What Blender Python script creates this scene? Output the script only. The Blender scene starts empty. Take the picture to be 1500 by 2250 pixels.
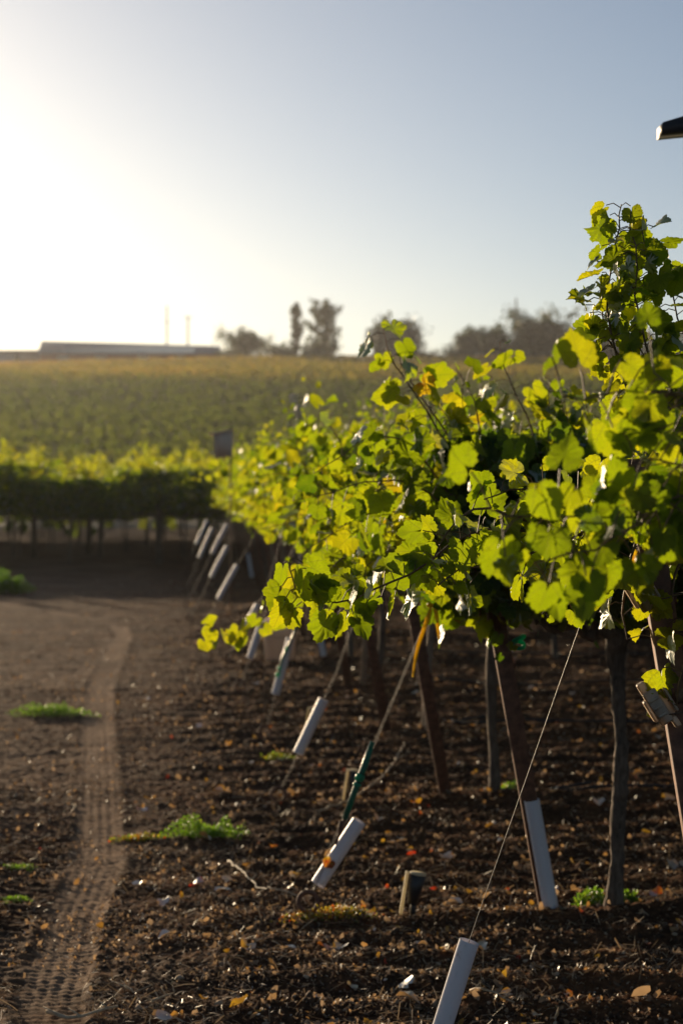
import bpy, math, random
import numpy as np
from mathutils import Vector

# ------------------------------------------------------------------ camera
scene = bpy.context.scene
COL = scene.collection
F = 4375.0            # focal length in pixels of the 1500x2250 frame (70 mm, 36 mm high)
CAM_H = 1.6
HOR = 1075.0          # pixel row of the horizon
cam_d = bpy.data.cameras.new('camera')
cam = bpy.data.objects.new('camera', cam_d)
COL.objects.link(cam)
cam.location = (0, 0, CAM_H)
cam.rotation_euler = (math.radians(90), 0, 0)
cam_d.sensor_fit = 'VERTICAL'
cam_d.sensor_height = 36
cam_d.sensor_width = 24
cam_d.lens = 70
cam_d.shift_y = -(1125 - HOR) / 2250.0
cam_d.clip_start = 0.1
cam_d.clip_end = 6000
cam_d.dof.use_dof = True
cam_d.dof.focus_distance = 4.75
cam_d.dof.aperture_fstop = 4.8
scene.camera = cam

# ------------------------------------------------------------------ world, sun, exposure
SUN_EL = math.radians(7.8)
SUN_AZ = math.radians(-27)        # to the left of straight ahead
world = bpy.data.worlds.new("World")
scene.world = world
world.use_nodes = True
wn = world.node_tree
sky = wn.nodes.new('ShaderNodeTexSky')
sky.sky_type = 'NISHITA'
sky.sun_disc = False
sky.sun_elevation = SUN_EL
sky.sun_rotation = SUN_AZ
sky.air_density = 0.65
sky.dust_density = 0.85
sky.ozone_density = 1.4
wn.links.new(sky.outputs[0], wn.nodes['Background'].inputs[0])
wn.nodes['Background'].inputs[1].default_value = 0.08
sd = bpy.data.lights.new('sun', 'SUN')
sd.energy = 5.0
sd.angle = math.radians(0.6)
sd.color = (1.0, 0.76, 0.49)
sun = bpy.data.objects.new('sun', sd)
COL.objects.link(sun)
S = Vector((math.sin(SUN_AZ) * math.cos(SUN_EL), math.cos(SUN_AZ) * math.cos(SUN_EL), math.sin(SUN_EL)))
sun.rotation_euler = S.to_track_quat('Z', 'Y').to_euler()
sun.location = (-30, 60, 30)
scene.view_settings.view_transform = 'Standard'
scene.view_settings.look = 'None'
scene.view_settings.exposure = 0.36
scene.view_settings.gamma = 1
scene.cycles.use_denoising = True
scene.cycles.max_bounces = 8
scene.cycles.transmission_bounces = 6
scene.cycles.volume_bounces = 0

rng = np.random.default_rng(7)
random.seed(7)

# ------------------------------------------------------------------ helpers
def px(x, y, d):
    """point seen at pixel (x, y) of the photograph at distance d"""
    return np.array([(x - 750) * d / F, d, CAM_H - (y - HOR) * d / F])

def tag(o, label=None, cat=None, group=None, kind=None):
    if label: o['label'] = label
    if cat: o['category'] = cat
    if group: o['group'] = group
    if kind: o['kind'] = kind
    return o

def empty(name, loc, label, cat, group=None, rz=0):
    o = bpy.data.objects.new(name, None)
    o.empty_display_size = 0.1
    COL.objects.link(o)
    o.location = loc
    o.rotation_euler = (0, 0, rz)
    return tag(o, label, cat, group)

class Geo:
    """collects vertices and faces; build() links them as one mesh object"""
    def __init__(self):
        self.v = []; self.f = []; self.n = 0
        self.uv = []; self.tint = []
    def add(self, v, f, tint=0.5, uv=None):
        v = np.asarray(v, float).reshape(-1, 3)
        self.v.append(v)
        for a in ([f] if isinstance(f, np.ndarray) else [np.array([q]) for q in f]):
            self.f.append(np.asarray(a, np.int64) + self.n)
        self.n += len(v)
        self.tint.append(np.full(len(v), tint) if np.isscalar(tint) else np.asarray(tint, float))
        self.uv.append(np.zeros((len(v), 2)) if uv is None else uv)
        return self
    def mesh(self, name, mat, smooth=False):
        me = bpy.data.meshes.new(name)
        if self.v:
            V = np.concatenate(self.v)
            loops = np.concatenate([a.ravel() for a in self.f])
            tot = np.concatenate([np.full(a.shape[0], a.shape[1]) for a in self.f])
            start = np.concatenate([[0], np.cumsum(tot)[:-1]])
            me.vertices.add(len(V)); me.vertices.foreach_set('co', V.ravel())
            me.loops.add(len(loops)); me.loops.foreach_set('vertex_index', loops.astype(np.int32))
            me.polygons.add(len(tot)); me.polygons.foreach_set('loop_start', start.astype(np.int32))
            if smooth:
                me.polygons.foreach_set('use_smooth', np.ones(len(tot), bool))
            at = me.attributes.new('tint', 'FLOAT', 'POINT')
            at.data.foreach_set('value', np.concatenate(self.tint).astype(np.float32))
            uvp = np.concatenate(self.uv)
            if uvp.any():
                ul = me.uv_layers.new(name='UVMap')
                ul.data.foreach_set('uv', uvp[loops].ravel().astype(np.float32))
            me.update(calc_edges=True)
            me.validate()
        me.materials.append(mat)
        return me
    def build(self, name, mat, parent=None, smooth=False):
        o = bpy.data.objects.new(name, self.mesh(name, mat, smooth))
        COL.objects.link(o)
        if parent is not None: o.parent = parent
        return o
    # ---- shapes
    def box(self, c, s, R=None, tint=0.5, bevel=0.0):
        c = np.asarray(c, float); s = np.asarray(s, float) / 2
        if bevel > 0:
            b = bevel
            pts = []
            for sx in (-1, 1):
                for sy in (-1, 1):
                    for sz in (-1, 1):
                        for ax in range(3):
                            p = np.array([sx, sy, sz]) * (s - b)
                            p[ax] = (sx, sy, sz)[ax] * s[ax]
                            pts.append(p)
            pts = np.array(pts)
            idx = lambda sx, sy, sz, ax: (((sx + 1) // 2) * 4 + ((sy + 1) // 2) * 2 + (sz + 1) // 2) * 3 + ax
            F4 = []; F3 = []
            for ax in range(3):
                o1, o2 = [(1, 2), (2, 0), (0, 1)][ax]
                for sg in (-1, 1):
                    q = []
                    for a, b2 in ((-1, -1), (1, -1), (1, 1), (-1, 1)):
                        t = [0, 0, 0]; t[ax] = sg; t[o1] = a; t[o2] = b2
                        q.append(idx(*t, ax))
                    if sg < 0: q = q[::-1]
                    F4.append(q)
            for ax in range(3):
                o1, o2 = [(1, 2), (2, 0), (0, 1)][ax]
                for a in (-1, 1):
                    for b2 in (-1, 1):
                        t = [0, 0, 0]; t[o1] = a; t[o2] = b2
                        t0 = list(t); t0[ax] = -1; t1 = list(t); t1[ax] = 1
                        F4.append([idx(*t0, o1), idx(*t1, o1), idx(*t1, o2), idx(*t0, o2)])
            for sx in (-1, 1):
                for sy in (-1, 1):
                    for sz in (-1, 1):
                        F3.append([idx(sx, sy, sz, a) for a in range(3)])
            v = pts
            faces = [np.array(F4), np.array(F3)]
            if R is not None: v = v @ np.asarray(R).T
            v = v + c
            n0 = self.n
            self.v.append(v); self.f += [a + n0 for a in faces]; self.n += len(v)
            self.tint.append(np.full(len(v), tint)); self.uv.append(np.zeros((len(v), 2)))
            return self
        v = np.array([[x, y, z] for x in (-1, 1) for y in (-1, 1) for z in (-1, 1)]) * s
        if R is not None: v = v @ np.asarray(R).T
        f = np.array([[0, 1, 3, 2], [4, 6, 7, 5], [0, 4, 5, 1], [2, 3, 7, 6], [0, 2, 6, 4], [1, 5, 7, 3]])
        return self.add(v + c, f, tint)
    def tube(self, pts, r, n=8, tint=0.5, caps=True, jit=0.0):
        P = np.asarray(pts, float); m = len(P)
        r = np.full(m, r) if np.isscalar(r) else np.asarray(r, float)
        T = np.gradient(P, axis=0); T /= np.linalg.norm(T, axis=1)[:, None] + 1e-12
        ref = np.array([0.13, 1, 0.2]) if abs(T[:, 2]).mean() > .5 else np.array([0.1, 0.15, 1.0])
        A = np.cross(T, ref); A /= np.linalg.norm(A, axis=1)[:, None]
        B = np.cross(T, A)
        a = np.arange(n) * 2 * math.pi / n
        ring = (A[:, None, :] * np.cos(a)[None, :, None] + B[:, None, :] * np.sin(a)[None, :, None])
        rr = r[:, None, None] * (1 + (rng.uniform(-jit, jit, (m, n, 1)) if jit else 0))
        V = (P[:, None, :] + ring * rr).reshape(-1, 3)
        i = np.arange(m - 1)[:, None] * n; j = np.arange(n)[None, :]; k = (j + 1) % n
        f = np.stack([i + j, i + k, i + n + k, i + n + j], -1).reshape(-1, 4)
        n0 = self.n
        self.v.append(V); self.f.append(f + n0); self.n += len(V)
        if caps:
            self.f.append(np.array([np.arange(n)[::-1]]) + n0)
            self.f.append(np.array([np.arange(n)]) + n0 + (m - 1) * n)
        self.tint.append(np.full(len(V), tint)); self.uv.append(np.zeros((len(V), 2)))
        return self
    def pipe(self, p0, p1, ro, ri, n=28, tint=0.5):
        """hollow straight pipe with a real wall"""
        p0 = np.asarray(p0, float); p1 = np.asarray(p1, float)
        t = (p1 - p0) / np.linalg.norm(p1 - p0)
        A = np.cross(t, [0.1, 1, 0.2]); A /= np.linalg.norm(A); B = np.cross(t, A)
        a = np.arange(n) * 2 * math.pi / n
        c = A * np.cos(a)[:, None] + B * np.sin(a)[:, None]
        V = np.concatenate([p0 + c * ro, p1 + c * ro, p1 + c * ri, p0 + c * ri])
        f = []
        for s in range(4):
            for j in range(n):
                k = (j + 1) % n; s2 = (s + 1) % 4
                f.append([s * n + j, s * n + k, s2 * n + k, s2 * n + j])
        return self.add(V, np.array(f), tint)

def new_mat(name):
    m = bpy.data.materials.new(name); m.use_nodes = True
    nt = m.node_tree
    return m, nt, nt.nodes['Principled BSDF']

def N(nt, t, **kw):
    n = nt.nodes.new(t)
    for k, v in kw.items(): setattr(n, k, v)
    return n

def ramp(nt, fac, stops):
    r = N(nt, 'ShaderNodeValToRGB')
    cr = r.color_ramp
    while len(cr.elements) < len(stops): cr.elements.new(0.5)
    for e, (p, c) in zip(cr.elements, stops):
        e.position = p; e.color = (*c, 1)
    nt.links.new(fac, r.inputs[0])
    return r.outputs[0]

def mat_noise(name, c1, c2, scale=20, rough=0.7, bump=0.3, stretch=(1, 1, 1), metallic=0.0, spec=0.5, detail=6, bdist=0.004):
    m, nt, b = new_mat(name)
    tc = N(nt, 'ShaderNodeTexCoord'); mp = N(nt, 'ShaderNodeMapping')
    mp.inputs['Scale'].default_value = stretch
    nt.links.new(tc.outputs['Object'], mp.inputs[0])
    no = N(nt, 'ShaderNodeTexNoise'); no.inputs['Scale'].default_value = scale; no.inputs['Detail'].default_value = detail
    no.inputs['Roughness'].default_value = .65
    nt.links.new(mp.outputs[0], no.inputs[0])
    nt.links.new(ramp(nt, no.outputs[0], [(.32, c1), (.68, c2)]), b.inputs['Base Color'])
    b.inputs['Roughness'].default_value = rough; b.inputs['Metallic'].default_value = metallic
    b.inputs['Specular IOR Level'].default_value = spec
    if bump:
        bp = N(nt, 'ShaderNodeBump'); bp.inputs['Strength'].default_value = bump; bp.inputs['Distance'].default_value = bdist
        nt.links.new(no.outputs[0], bp.inputs['Height']); nt.links.new(bp.outputs[0], b.inputs['Normal'])
    return m

def leaf_material(name, stops_r, stops_t, veins=True, gloss=.024, trans=.55):
    m, nt, b = new_mat(name)
    nt.nodes.remove(b)
    out = nt.nodes['Material Output']
    at = N(nt, 'ShaderNodeAttribute', attribute_name='tint')
    g = N(nt, 'ShaderNodeNewGeometry')
    noz = N(nt, 'ShaderNodeTexNoise'); noz.inputs['Scale'].default_value = 28; noz.inputs['Detail'].default_value = 3
    nt.links.new(g.outputs['Position'], noz.inputs[0])
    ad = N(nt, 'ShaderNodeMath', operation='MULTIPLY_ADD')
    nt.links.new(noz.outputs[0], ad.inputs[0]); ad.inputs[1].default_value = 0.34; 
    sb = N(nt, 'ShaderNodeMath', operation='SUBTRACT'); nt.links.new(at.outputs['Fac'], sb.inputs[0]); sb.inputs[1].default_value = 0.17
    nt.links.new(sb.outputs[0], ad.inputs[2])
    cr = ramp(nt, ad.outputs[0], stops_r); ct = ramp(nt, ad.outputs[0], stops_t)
    if veins:
        uv = N(nt, 'ShaderNodeUVMap'); sep = N(nt, 'ShaderNodeSeparateXYZ'); nt.links.new(uv.outputs[0], sep.inputs[0])
        def M(op, a, b_=None, c=None):
            n = N(nt, 'ShaderNodeMath', operation=op)
            for i, q in enumerate((a, b_, c)):
                if q is None: continue
                if isinstance(q, (int, float)): n.inputs[i].default_value = q
                else: nt.links.new(q, n.inputs[i])
            return n.outputs[0]
        x, y = sep.outputs[0], sep.outputs[1]
        ang = M('ARCTAN2', x, y)
        r = M('SQRT', M('ADD', M('MULTIPLY', x, x), M('MULTIPLY', y, y)))
        st = math.radians(43)
        md = M('SUBTRACT', M('FLOORED_MODULO', M('ADD', ang, st / 2), st), st / 2)
        dist = M('MULTIPLY', M('ABSOLUTE', M('SINE', md)), r)
        v1 = M('LESS_THAN', dist, M('MULTIPLY_ADD', r, -0.012, 0.018))
        # side veins : chevrons off each main vein
        ch = M('SINE', M('MULTIPLY', M('SUBTRACT', r, M('MULTIPLY', dist, 0.9)), 62.0))
        v2 = M('MULTIPLY', M('GREATER_THAN', ch, 0.86), 0.5)
        vn = M('MAXIMUM', v1, v2)
        mx = N(nt, 'ShaderNodeMix', data_type='RGBA', blend_type='MIX')
        nt.links.new(M('MULTIPLY', vn, 0.45), mx.inputs[0]); nt.links.new(ct, mx.inputs[6]); mx.inputs[7].default_value = (.20, .22, .03, 1)
        ct = mx.outputs[2]
        mx2 = N(nt, 'ShaderNodeMix', data_type='RGBA', blend_type='MIX')
        nt.links.new(M('MULTIPLY', vn, 0.5), mx2.inputs[0]); nt.links.new(cr, mx2.inputs[6]); mx2.inputs[7].default_value = (.10, .14, .04, 1)
        cr = mx2.outputs[2]
        bp = N(nt, 'ShaderNodeBump'); bp.inputs['Strength'].default_value = .8; bp.inputs['Distance'].default_value = .004
        hh = M('ADD', M('MULTIPLY', vn, -.5), M('MULTIPLY', noz.outputs[0], 1.2))
        nt.links.new(hh, bp.inputs['Height'])
        nrm = bp.outputs[0]
    else:
        nrm = None
    d = N(nt, 'ShaderNodeBsdfDiffuse'); t = N(nt, 'ShaderNodeBsdfTranslucent'); gl = N(nt, 'ShaderNodeBsdfGlossy')
    gl.inputs['Roughness'].default_value = .5; gl.inputs['Color'].default_value = (.9, .92, .9, 1)
    nt.links.new(cr, d.inputs[0]); nt.links.new(ct, t.inputs[0])
    if nrm:
        for q in (d, t, gl): nt.links.new(nrm, q.inputs['Normal'])
    m1 = N(nt, 'ShaderNodeMixShader'); m1.inputs[0].default_value = trans
    nt.links.new(d.outputs[0], m1.inputs[1]); nt.links.new(t.outputs[0], m1.inputs[2])
    fr = N(nt, 'ShaderNodeFresnel'); fr.inputs[0].default_value = 1.38
    fm = N(nt, 'ShaderNodeMath', operation='MULTIPLY'); nt.links.new(fr.outputs[0], fm.inputs[0]); fm.inputs[1].default_value = gloss * 10
    m2 = N(nt, 'ShaderNodeMixShader'); nt.links.new(fm.outputs[0], m2.inputs[0])
    nt.links.new(m1.outputs[0], m2.inputs[1]); nt.links.new(gl.outputs[0], m2.inputs[2])
    nt.links.new(m2.outputs[0], out.inputs[0])
    return m

# ------------------------------------------------------------------ materials
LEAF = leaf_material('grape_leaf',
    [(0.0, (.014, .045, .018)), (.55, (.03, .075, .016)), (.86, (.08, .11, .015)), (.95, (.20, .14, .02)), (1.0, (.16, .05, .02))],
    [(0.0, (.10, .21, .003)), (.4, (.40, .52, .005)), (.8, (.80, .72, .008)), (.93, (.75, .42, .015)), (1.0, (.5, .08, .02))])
LEAF_FAR = leaf_material('grape_leaf_far',
    [(0.0, (.016, .045, .016)), (.55, (.035, .075, .018)), (.85, (.10, .12, .02)), (1.0, (.14, .07, .02))],
    [(0.0, (.18, .30, .006)), (.4, (.44, .54, .008)), (.8, (.75, .70, .02)), (1.0, (.6, .3, .02))], veins=False)
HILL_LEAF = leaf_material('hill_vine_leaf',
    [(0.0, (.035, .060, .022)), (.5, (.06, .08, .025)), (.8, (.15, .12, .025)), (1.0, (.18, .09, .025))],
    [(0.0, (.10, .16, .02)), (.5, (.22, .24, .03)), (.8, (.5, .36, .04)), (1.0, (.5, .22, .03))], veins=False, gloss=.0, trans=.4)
TREE_LEAF = leaf_material('tree_leaf',
    [(0.0, (.022, .035, .014)), (.5, (.045, .06, .022)), (1.0, (.09, .10, .03))],
    [(0.0, (.04, .07, .015)), (.5, (.10, .13, .02)), (1.0, (.22, .22, .03))], veins=False, gloss=.03, trans=.3)
WEED = leaf_material('weed_leaf',
    [(0.0, (.03, .07, .012)), (.6, (.06, .12, .018)), (.9, (.16, .14, .03)), (1.0, (.24, .05, .02))],
    [(0.0, (.16, .36, .02)), (.6, (.30, .52, .03)), (.9, (.6, .45, .03)), (1.0, (.6, .08, .02))], veins=False, gloss=.03, trans=.5)
CANE = mat_noise('cane', (.06, .035, .015), (.17, .10, .035), 60, .55, .2)
BARK = mat_noise('vine_bark', (.04, .027, .018), (.20, .145, .10), 45, .9, 1.0, (1, 1, .22), bdist=.01)
RUST = mat_noise('rusted_steel', (.075, .032, .018), (.22, .10, .055), 30, .75, .4)
RUST_L = mat_noise('weathered_stake', (.16, .12, .09), (.30, .24, .18), 40, .7, .4)
WIRE = mat_noise('galvanised_wire', (.12, .11, .10), (.26, .24, .21), 80, .5, .1, metallic=.5)
WIRE_O = mat_noise('old_wire', (.05, .035, .024), (.13, .09, .06), 80, .6, .1, metallic=.1, spec=.3)
PVC = mat_noise('white_pvc', (.78, .77, .79), (.86, .85, .86), 9, .42, .06)
def translucent(m, col, fac):
    nt = m.node_tree; b = nt.nodes['Principled BSDF']; out = nt.nodes['Material Output']
    t = N(nt, 'ShaderNodeBsdfTranslucent'); t.inputs[0].default_value = (*col, 1)
    mx = N(nt, 'ShaderNodeMixShader'); mx.inputs[0].default_value = fac
    nt.links.new(b.outputs[0], mx.inputs[1]); nt.links.new(t.outputs[0], mx.inputs[2]); nt.links.new(mx.outputs[0], out.inputs[0])
translucent(PVC, (.80, .76, .80), .30)
for _n in PVC.node_tree.nodes:      # mud specks and scuffs
    if _n.type == 'VALTORGB':
        _e = _n.color_ramp.elements.new(.60); _e.color = (.80, .79, .79, 1)
        _n.color_ramp.elements[-1].position = .72; _n.color_ramp.elements[-1].color = (.40, .33, .27, 1)
    if _n.type == 'TEX_NOISE': _n.inputs['Scale'].default_value = 22; _n.inputs['Detail'].default_value = 8
TAPE = mat_noise('green_tape', (.008, .16, .10), (.015, .34, .20), 30, .3, .2)
SLEEVE = mat_noise('green_sleeve', (.006, .07, .05), (.015, .14, .10), 50, .35, .3)

RIBBON = leaf_material('yellow_ribbon', [(0.0, (.72, .46, .02)), (1.0, (.78, .52, .03))], [(0.0, (.92, .66, .01)), (1.0, (.95, .7, .02))], veins=False, gloss=.05, trans=.6)
CLIP = mat_noise('tan_plastic', (.36, .27, .19), (.60, .48, .36), 50, .5, .5, (1, 1, .2))
BLACK = mat_noise('black_plastic', (.010, .010, .011), (.03, .028, .027), 40, .45, .2)
PALE = mat_noise('pale_plastic', (.62, .55, .38), (.80, .74, .56), 25, .5, .15)
translucent(PALE, (.95, .85, .6), .5); translucent(CLIP, (.9, .74, .56), .3); translucent(TAPE, (.03, .75, .45), .5); translucent(SLEEVE, (.01, .28, .2), .3)
HOSE = mat_noise('black_hose', (.008, .008, .008), (.024, .022, .02), 30, .38, .1)
WOOD = mat_noise('raw_wood', (.58, .38, .26), (.78, .56, .40), 16, .75, .4, (1, 1, .15))
BUCKET = mat_noise('bucket_plastic', (.60, .56, .53), (.72, .68, .64), 6, .45, .1)
translucent(BUCKET, (.9, .82, .74), .62)
TWIG = mat_noise('dry_twig', (.30, .22, .13), (.58, .46, .30), 40, .7, .4)
DARKMETAL = mat_noise('dark_roof_metal', (.015, .015, .018), (.03, .03, .034), 8, .5, .1)
ROOF = mat_noise('blue_grey_roof', (.10, .15, .22), (.14, .20, .28), .6, .55, .1, (8, 1, 1))
REDWALL = mat_noise('red_barn_wall', (.20, .045, .03), (.30, .075, .045), 2, .8, .2)
TRIM = mat_noise('pale_trim', (.5, .46, .4), (.62, .58, .52), 2, .7, .1)
GREYWOOD = mat_noise('grey_pole_wood', (.08, .065, .05), (.14, .12, .09), 4, .8, .3)
HOUSEWALL = mat_noise('house_wall', (.38, .34, .31), (.48, .44, .40), 1, .8, .1)
HOUSEROOF = mat_noise('house_roof', (.10, .075, .07), (.16, .12, .11), 1, .8, .2)
WHITEPAINT = mat_noise('white_paint', (.70, .70, .70), (.8, .8, .8), 1, .3, .0)
GLASS, _nt, _bb = new_mat('dark_glass'); _bb.inputs['Base Color'].default_value = (.02, .025, .03, 1); _bb.inputs['Roughness'].default_value = .08
DRYSTALK = mat_noise('dry_stalk', (.42, .38, .36), (.60, .55, .52), 20, .8, .2)

# ------------------------------------------------------------------ ground
_tab = np.random.default_rng(3).random((256, 256))
def vnoise(x, y):
    xi = np.floor(x).astype(int); yi = np.floor(y).astype(int)
    fx = x - xi; fy = y - yi
    fx = fx * fx * (3 - 2 * fx); fy = fy * fy * (3 - 2 * fy)
    a = _tab[xi & 255, yi & 255]; b = _tab[(xi + 1) & 255, yi & 255]
    c = _tab[xi & 255, (yi + 1) & 255]; d = _tab[(xi + 1) & 255, (yi + 1) & 255]
    return (a * (1 - fx) + b * fx) * (1 - fy) + (c * (1 - fx) + d * fx) * fy
def fbm(x, y, sc, octv=4, g=.5):
    s = 0; a = 1; t = 0
    for o in range(octv):
        s = s + a * vnoise(x * sc + 17.3 * o, y * sc + 9.1 * o); t += a
        a *= g; sc *= 2.07
    return s / t

TRACK = np.array([(-0.55, 3.5), (-0.72, 5.0), (-0.91, 6.2), (-1.00, 7.4), (-1.04, 8.5), (-1.20, 9.8), (-1.37, 11.2), (-1.66, 13.5), (-1.95, 16.0),
                  (-2.22, 19.5), (-2.40, 21.8), (-2.62, 23.2), (-3.05, 24.3), (-4.1, 26.8), (-6.5, 30.5), (-12, 36)])
def track_dist(x, y):
    best = np.full(x.shape, 1e9); lat = np.zeros(x.shape); along = np.zeros(x.shape); acc = 0
    for a, b in zip(TRACK[:-1], TRACK[1:]):
        d = b - a; L = np.hypot(*d); t = np.clip(((x - a[0]) * d[0] + (y - a[1]) * d[1]) / L ** 2, 0, 1)
        qx = x - a[0] - t * d[0]; qy = y - a[1] - t * d[1]
        dist = np.hypot(qx, qy); m = dist < best
        best = np.where(m, dist, best); lat = np.where(m, (qx * d[1] - qy * d[0]) / L, lat); along = np.where(m, acc + t * L, along)
        acc += L
    return best, lat, along
def smooth(a, b, x):
    t = np.clip((x - a) / (b - a), 0, 1); return t * t * (3 - 2 * t)
def edge_x(y):            # line of the end posts
    return 1.0 - .235 * (y - 4.6) / 2.78
def ground_z(x, y, fine=True):
    x = np.asarray(x, float); y = np.asarray(y, float)
    near = 1 - smooth(25, 60, np.abs(y))
    z = .05 * (fbm(x, y, .35, 3) - .5)
    if not fine: return z
    lane = 1 - smooth(-1.6, -.7, x - edge_x(y))         # headland driven lane, left of the anchors
    rough = (1 - .55 * lane)
    cl = fbm(x, y, 5.0, 4, .55)
    z = z + near * rough * (.060 * (cl - .5))
    c2 = fbm(x + 31, y * .8, 19.0, 3, .6)
    z = z + near * rough * .016 * np.maximum(c2 - .42, 0)
    c3 = vnoise(x * 75 + 3, y * 60)
    z = z + near * (.009 * rough + .004) * np.maximum(c3 - .45, 0) * 2
    # soft tillage ridges running with the rows
    rg = np.sin(y * 2 * math.pi / .34 + 2.2 * fbm(x, y, 1.1, 2) * 3)
    z = z + near * (1 - lane) * .012 * rg
    # tractor lug marks on the driven lane
    lug = np.sin((y + .25 * x + .05 * np.sin(x * 9)) * 2 * math.pi / .085)
    lm = lane * smooth(0, .3, (-0.95) - (x + .04 * (y - 6))) * (1 - smooth(8.5, 12, y))
    z = z + lm * .009 * np.maximum(lug, -.3) * (.6 + .8 * vnoise(x * 4, y * 4))
    # tyre track
    dist, lat, along = track_dist(x, y)
    inn = 1 - smooth(.085, .125, dist)
    rib = np.cos(lat * 2 * math.pi / .042) * .0014 + .0018 * np.sin(along * 2 * math.pi / .05)
    z = z * (1 - .6 * inn) + inn * (-.003 + rib * (.3 + 1.2 * fbm(x, y, 1.5, 3))) + .004 * np.exp(-((dist - .125) / .03) ** 2)
    # berm under the vine rows of the right block
    k = (y - 4.6) / 2.78
    fr = np.abs(k - np.round(k)) * 2.78
    z = z + near * .05 * np.exp(-(fr / .35) ** 2) * smooth(-.9, .2, x - edge_x(y)) * (.4 + fbm(x, y, 2.0, 2))
    return z

def build_ground():
    ys = [-400, -60, -15, -4, 0, 2, 3.5]
    y = 4.2
    while y < 55:
        ys.append(y); y *= (1.0021 if y < 16 else 1.0045)
    ys += [58, 64, 72, 85, 110, 160, 260, 500, 1200, 4500]
    ys = np.array(ys)
    u = np.linspace(-1, 1, 760)
    core = .30 * u + .70 * u ** 3
    W = 3.0 + .55 * np.clip(ys, 0, 60)
    X = W[:, None] * core[None, :]
    ext = np.array([4, 12, 40, 150, 600, 4500])
    X = np.concatenate([-(W[:, None] + ext[::-1][None, :]), X, W[:, None] + ext[None, :]], 1)
    Y = np.repeat(ys[:, None], X.shape[1], 1)
    Z = ground_z(X, Y)
    near = (np.abs(X) < 40) & (Y > -5) & (Y < 60)
    Z = np.where(near, Z, np.where(Y > 60, Z, Z * .3))
    n, m = X.shape
    V = np.stack([X, Y, Z], -1).reshape(-1, 3)
    i = np.arange(n - 1)[:, None] * m; j = np.arange(m - 1)[None, :]
    f = np.stack([i + j, i + j + 1, i + m + j + 1, i + m + j], -1).reshape(-1, 4)
    g = Geo()
    dist, lat, along = track_dist(X, Y)
    tr = (1 - smooth(.06, .15, dist + .10 * (fbm(X, Y, 9, 3) - .5))) * (.15 + .85 * smooth(.35, .65, fbm(X, Y, 1.2, 4) + .10 * smooth(8, 20, Y)))
    g.add(V, f, tr.ravel())
    lane = (1 - smooth(-2.4, -1.1, X - edge_x(Y))) * smooth(.34, .62, fbm(X, Y * 1.7, 1.6, 5, .6)) * .42
    g.tint = [np.maximum(tr, lane).ravel()]
    m_, nt, b = new_mat('soil')
    tc = N(nt, 'ShaderNodeNewGeometry')
    def noise(sc, det=5, rough=.6):
        n_ = N(nt, 'ShaderNodeTexNoise'); n_.inputs['Scale'].default_value = sc; n_.inputs['Detail'].default_value = det
        n_.inputs['Roughness'].default_value = rough; nt.links.new(tc.outputs['Position'], n_.inputs[0]); return n_.outputs[0]
    big = noise(.9, 5); fine = noise(34, 6, .7); mid = noise(6, 5)
    c = ramp(nt, fine, [(.28, (.037, .0215, .0135)), (.55, (.098, .058, .035)), (.76, (.27, .162, .095))])
    c2 = ramp(nt, mid, [(.35, (.65, .62, .62)), (.7, (1.4, 1.2, 1.0))])
    mx = N(nt, 'ShaderNodeMix', data_type='RGBA', blend_type='MULTIPLY'); mx.inputs[0].default_value = 1
    nt.links.new(c, mx.inputs[6]); nt.links.new(c2, mx.inputs[7])
    c3 = ramp(nt, big, [(.38, (.8, .78, .78)), (.66, (1.3, 1.15, 1.0))])
    mx2 = N(nt, 'ShaderNodeMix', data_type='RGBA', blend_type='MULTIPLY'); mx2.inputs[0].default_value = 1
    nt.links.new(mx.outputs[2], mx2.inputs[6]); nt.links.new(c3, mx2.inputs[7])
    at = N(nt, 'ShaderNodeAttribute', attribute_name='tint')
    dust = ramp(nt, fine, [(.3, (.17, .105, .064)), (.7, (.46, .30, .18))])
    mx3 = N(nt, 'ShaderNodeMix', data_type='RGBA', blend_type='MIX')
    tm = N(nt, 'ShaderNodeMath', operation='MULTIPLY'); nt.links.new(at.outputs['Fac'], tm.inputs[0]); tm.inputs[1].default_value = .8
    nt.links.new(tm.outputs[0], mx3.inputs[0]); nt.links.new(mx2.outputs[2], mx3.inputs[6]); nt.links.new(dust, mx3.inputs[7])
    nt.links.new(mx3.outputs[2], b.inputs['Base Color'])
    b.inputs['Roughness'].default_value = .85
    b.inputs['Specular IOR Level'].default_value = .03
    bp = N(nt, 'ShaderNodeBump'); bp.inputs['Strength'].default_value = .5; bp.inputs['Distance'].default_value = .010
    nt.links.new(fine, bp.inputs['Height']); nt.links.new(bp.outputs[0], b.inputs['Normal'])
    o = g.build('ground', m_, smooth=True)
    tag(o, kind='structure')
build_ground()

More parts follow.
